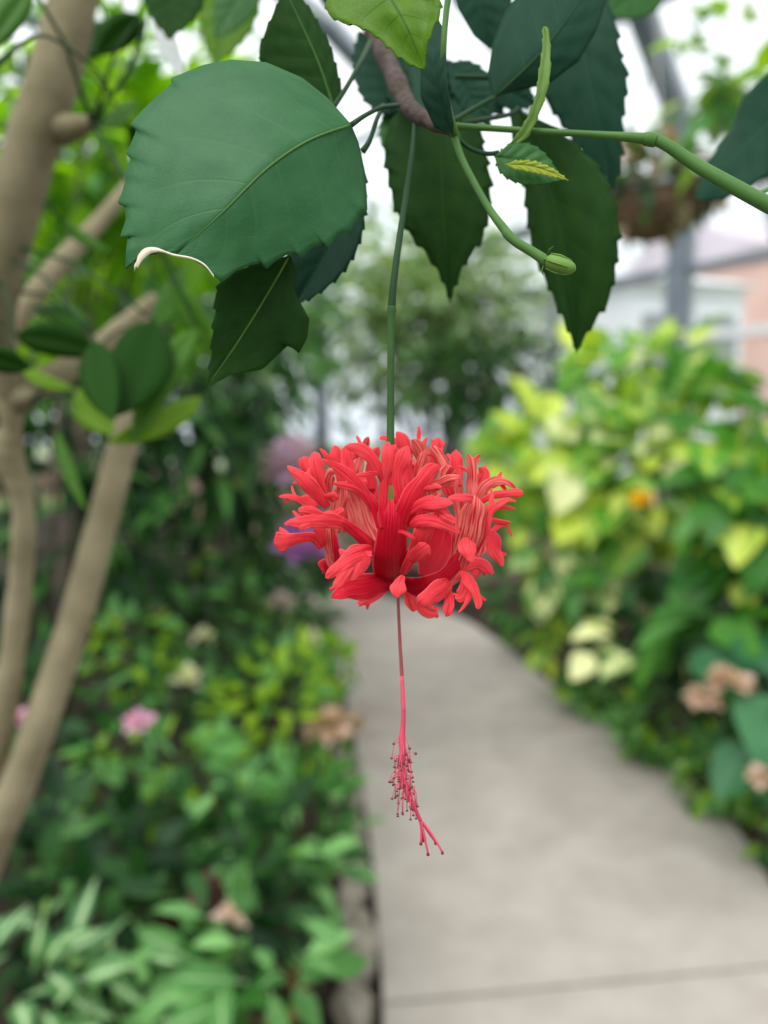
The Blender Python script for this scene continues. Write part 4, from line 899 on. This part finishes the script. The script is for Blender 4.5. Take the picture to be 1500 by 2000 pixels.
p5.ribbon([(1180,480,-3,30),(1240,448,-5,36),(1310,438,-6,40),(1370,436,-6,42),(1396,440,-6,16)], .7, 1, .25)
p5.ribbon([(1190,600,2,14),(1225,578,2,18),(1275,585,2,26),(1335,592,2,10)], .7, 1, .2)
p5.ribbon([(1235,640,3,22),(1265,610,3,30),(1300,600,3,18),(1320,620,3,12),(1340,664,3,8)], .7, 1, .2)
p5.ribbon([(1190,640,6,70),(1230,680,6,96),(1250,740,6,80),(1278,790,6,40),(1290,820,6,10)], .6, .95, .25)
p5.ribbon([(1060,400,4,40),(1052,330,5,62),(1046,265,5,76),(1045,210,5,22)], .7, 1, .25)
p5.ribbon([(1140,420,4,40),(1175,370,4,66),(1190,330,4,62),(1165,305,4,30)], .7, 1, .25)
p5.ribbon([(1130,300,6,24),(1150,270,6,18),(1170,262,6,8)], .8, 1, .2)
p5.ribbon([(905,290,14,40),(930,220,14,56),(950,180,14,66),(952,148,14,36)], .7, 1, .3)
p5.ribbon([(945,190,14,40),(975,180,14,36),(988,182,14,10)], .7, 1, .3)
p5.ribbon([(1000,340,-4,40),(975,280,-4,60),(945,230,-4,60),(918,192,-4,34)], .6, .9, .4, streak=1)
p5.ribbon([(980,400,-8,60),(1000,340,-10,90),(1030,300,-12,50)], .5, .8, .4, streak=1)
p5.ribbon([(900,420,-8,40),(950,390,-14,60),(1010,360,-18,44),(1065,352,-20,14)], .5, .9, .4, streak=1)
p5.ribbon([(1020,450,4,50),(1000,400,4,66),(1010,340,4,50)], .5, .9, .3)
p5.build(flower, 'rear petal with pink-veined lobes on the bud side')
p6 = Petal()
p6.ribbon([(660,760,6,60),(610,680,9,130),(570,600,11,150),(545,520,12,140),(525,460,12,110),(505,420,12,70)], .35, .6, -.2, streak=1, ruf=.1)
p6.ribbon([(640,700,10,40),(615,560,13,60),(610,440,15,54),(620,350,16,46)], .3, .6, .2)
p6.ribbon([(500,430,10,50),(530,330,11,60),(545,260,12,54),(570,190,12,38),(588,142,12,30)], .5, .95, .35, streak=1)
p6.ribbon([(600,420,14,50),(600,320,15,56),(620,240,15,54),(640,195,15,30)], .5, .9, .3)
p6.ribbon([(800,420,16,60),(790,330,17,60),(790,240,17,64),(765,160,17,66),(735,115,17,40)], .5, .95, .3)
p6.ribbon([(740,180,17,40),(690,150,17,34),(645,150,17,14)], .7, 1, .2)
p6.ribbon([(900,420,14,60),(890,330,13,64),(865,240,12,84),(835,180,11,70),(812,160,11,30)], .5, .95, .35, streak=1)
p6.ribbon([(850,200,15,20),(852,160,16,16),(852,115,16,22),(853,84,16,6)], .7, 1, .2)
p6.ribbon([(940,620,14,50),(930,520,15,60),(925,440,15,60),(905,380,15,50)], .5, .8, .3, streak=1)
p6.ribbon([(860,560,18,70),(850,440,19,70),(830,330,19,60),(800,280,19,30)], .3, .7, .3)
p6.ribbon([(480,640,14,60),(470,540,16,70),(455,440,17,60),(430,360,17,40)], .4, .8, .3)
p6.build(flower, 'rear petal seen between the others, pale with crimson veins')
# long hanging style with stamens and five stigma branches
sp = [(777,1128,D,8),(778,1180,D,6),(781,1250,D-.001,6.5),(785,1320,D-.002,7.5),(788,1390,D-.003,9),(787,1420,D-.003,10),(785,1440,D-.003,13)]
px_tube('style_tube', sp[:5], M['column_dark'], flower, 10); px_tube('style_tube', sp[3:] + [(786,1470,D-.003,13),(785,1500,D-.003,13),(790,1530,D-.003,14),(800,1556,D-.003,11),(812,1582,D-.003,8),(821,1602,D-.003,7)], M['column'], flower, 12)
for pts in ([(820,1598,.247,5),(823,1620,.247,4.5),(822,1646,.246,4)], [(821,1600,.247,5),(828,1630,.246,4.5),(836,1667,.245,4)], [(821,1601,.247,5),(838,1627,.247,4.5),(851,1645,.248,4)], [(822,1602,.247,5),(845,1632,.246,4.5),(864,1664,.245,4)], [(820,1600,.247,5),(824,1618,.249,4),(826,1640,.251,4)]):
    o = px_tube('stigma_branch', pts, M['column'], flower, 8)
    e = pts[-1]; mb = MB().ball(W(e[0], e[1]+2, e[2]), .00052, nu=8, nv=6)
    b_ = mb; off = parent_world(flower)
    me = mesh('stigma', [p-off for p in b_.v], b_.f, mats=[M['anther']]); link('stigma', me, flower)
axis = crom([(785,1436,.247),(786,1470,.247),(785,1500,.247),(790,1530,.247),(800,1556,.247)], 8)
off = parent_world(flower)
for i in range(84):
    a = axis[int((random.random()**.8)*(len(axis)-1))]; th = random.uniform(0, 6.283); c = W(*a)
    rd = RGT*math.cos(th) + FWD*math.sin(th); ln = random.uniform(.0014, .0034)*(1 + .5*(a[1]-1440)/110)
    p0 = c + rd*.0008; p1_ = c + rd*(.0008+ln*.6) - UPV*ln*random.uniform(.1,.5); p2_ = c + rd*(.0008+ln*random.uniform(.5,.9)) - UPV*ln*random.uniform(.8,1.7)
    mb = MB().tube([p0, p1_, p2_], [.00013,.00012,.00010], 5).ball(p2_, .00036, m=1, nu=6, nv=4, sc=(1.3,1,.8))
    link('stamen', mesh('stamen', [p-off for p in mb.v], mb.f, mats=[M['column'], M['anther']], mi=mb.mi), flower)
for (x0,y0,x1,y1) in ((782,1440,769,1453),(787,1545,786,1588),(796,1560,806,1582),(792,1440,800,1462),(795,1470,812,1472)):
    mb = MB().tube([W(x0,y0,.247), W((x0+x1)/2-1,(y0+y1)/2-3,.246), W(x1,y1,.246)], .00012, 5).ball(W(x1,y1,.246), .00045, m=1, nu=6, nv=4)
    link('stamen', mesh('stamen', [p-off for p in mb.v], mb.f, mats=[M['column'], M['anther']], mi=mb.mi), flower)
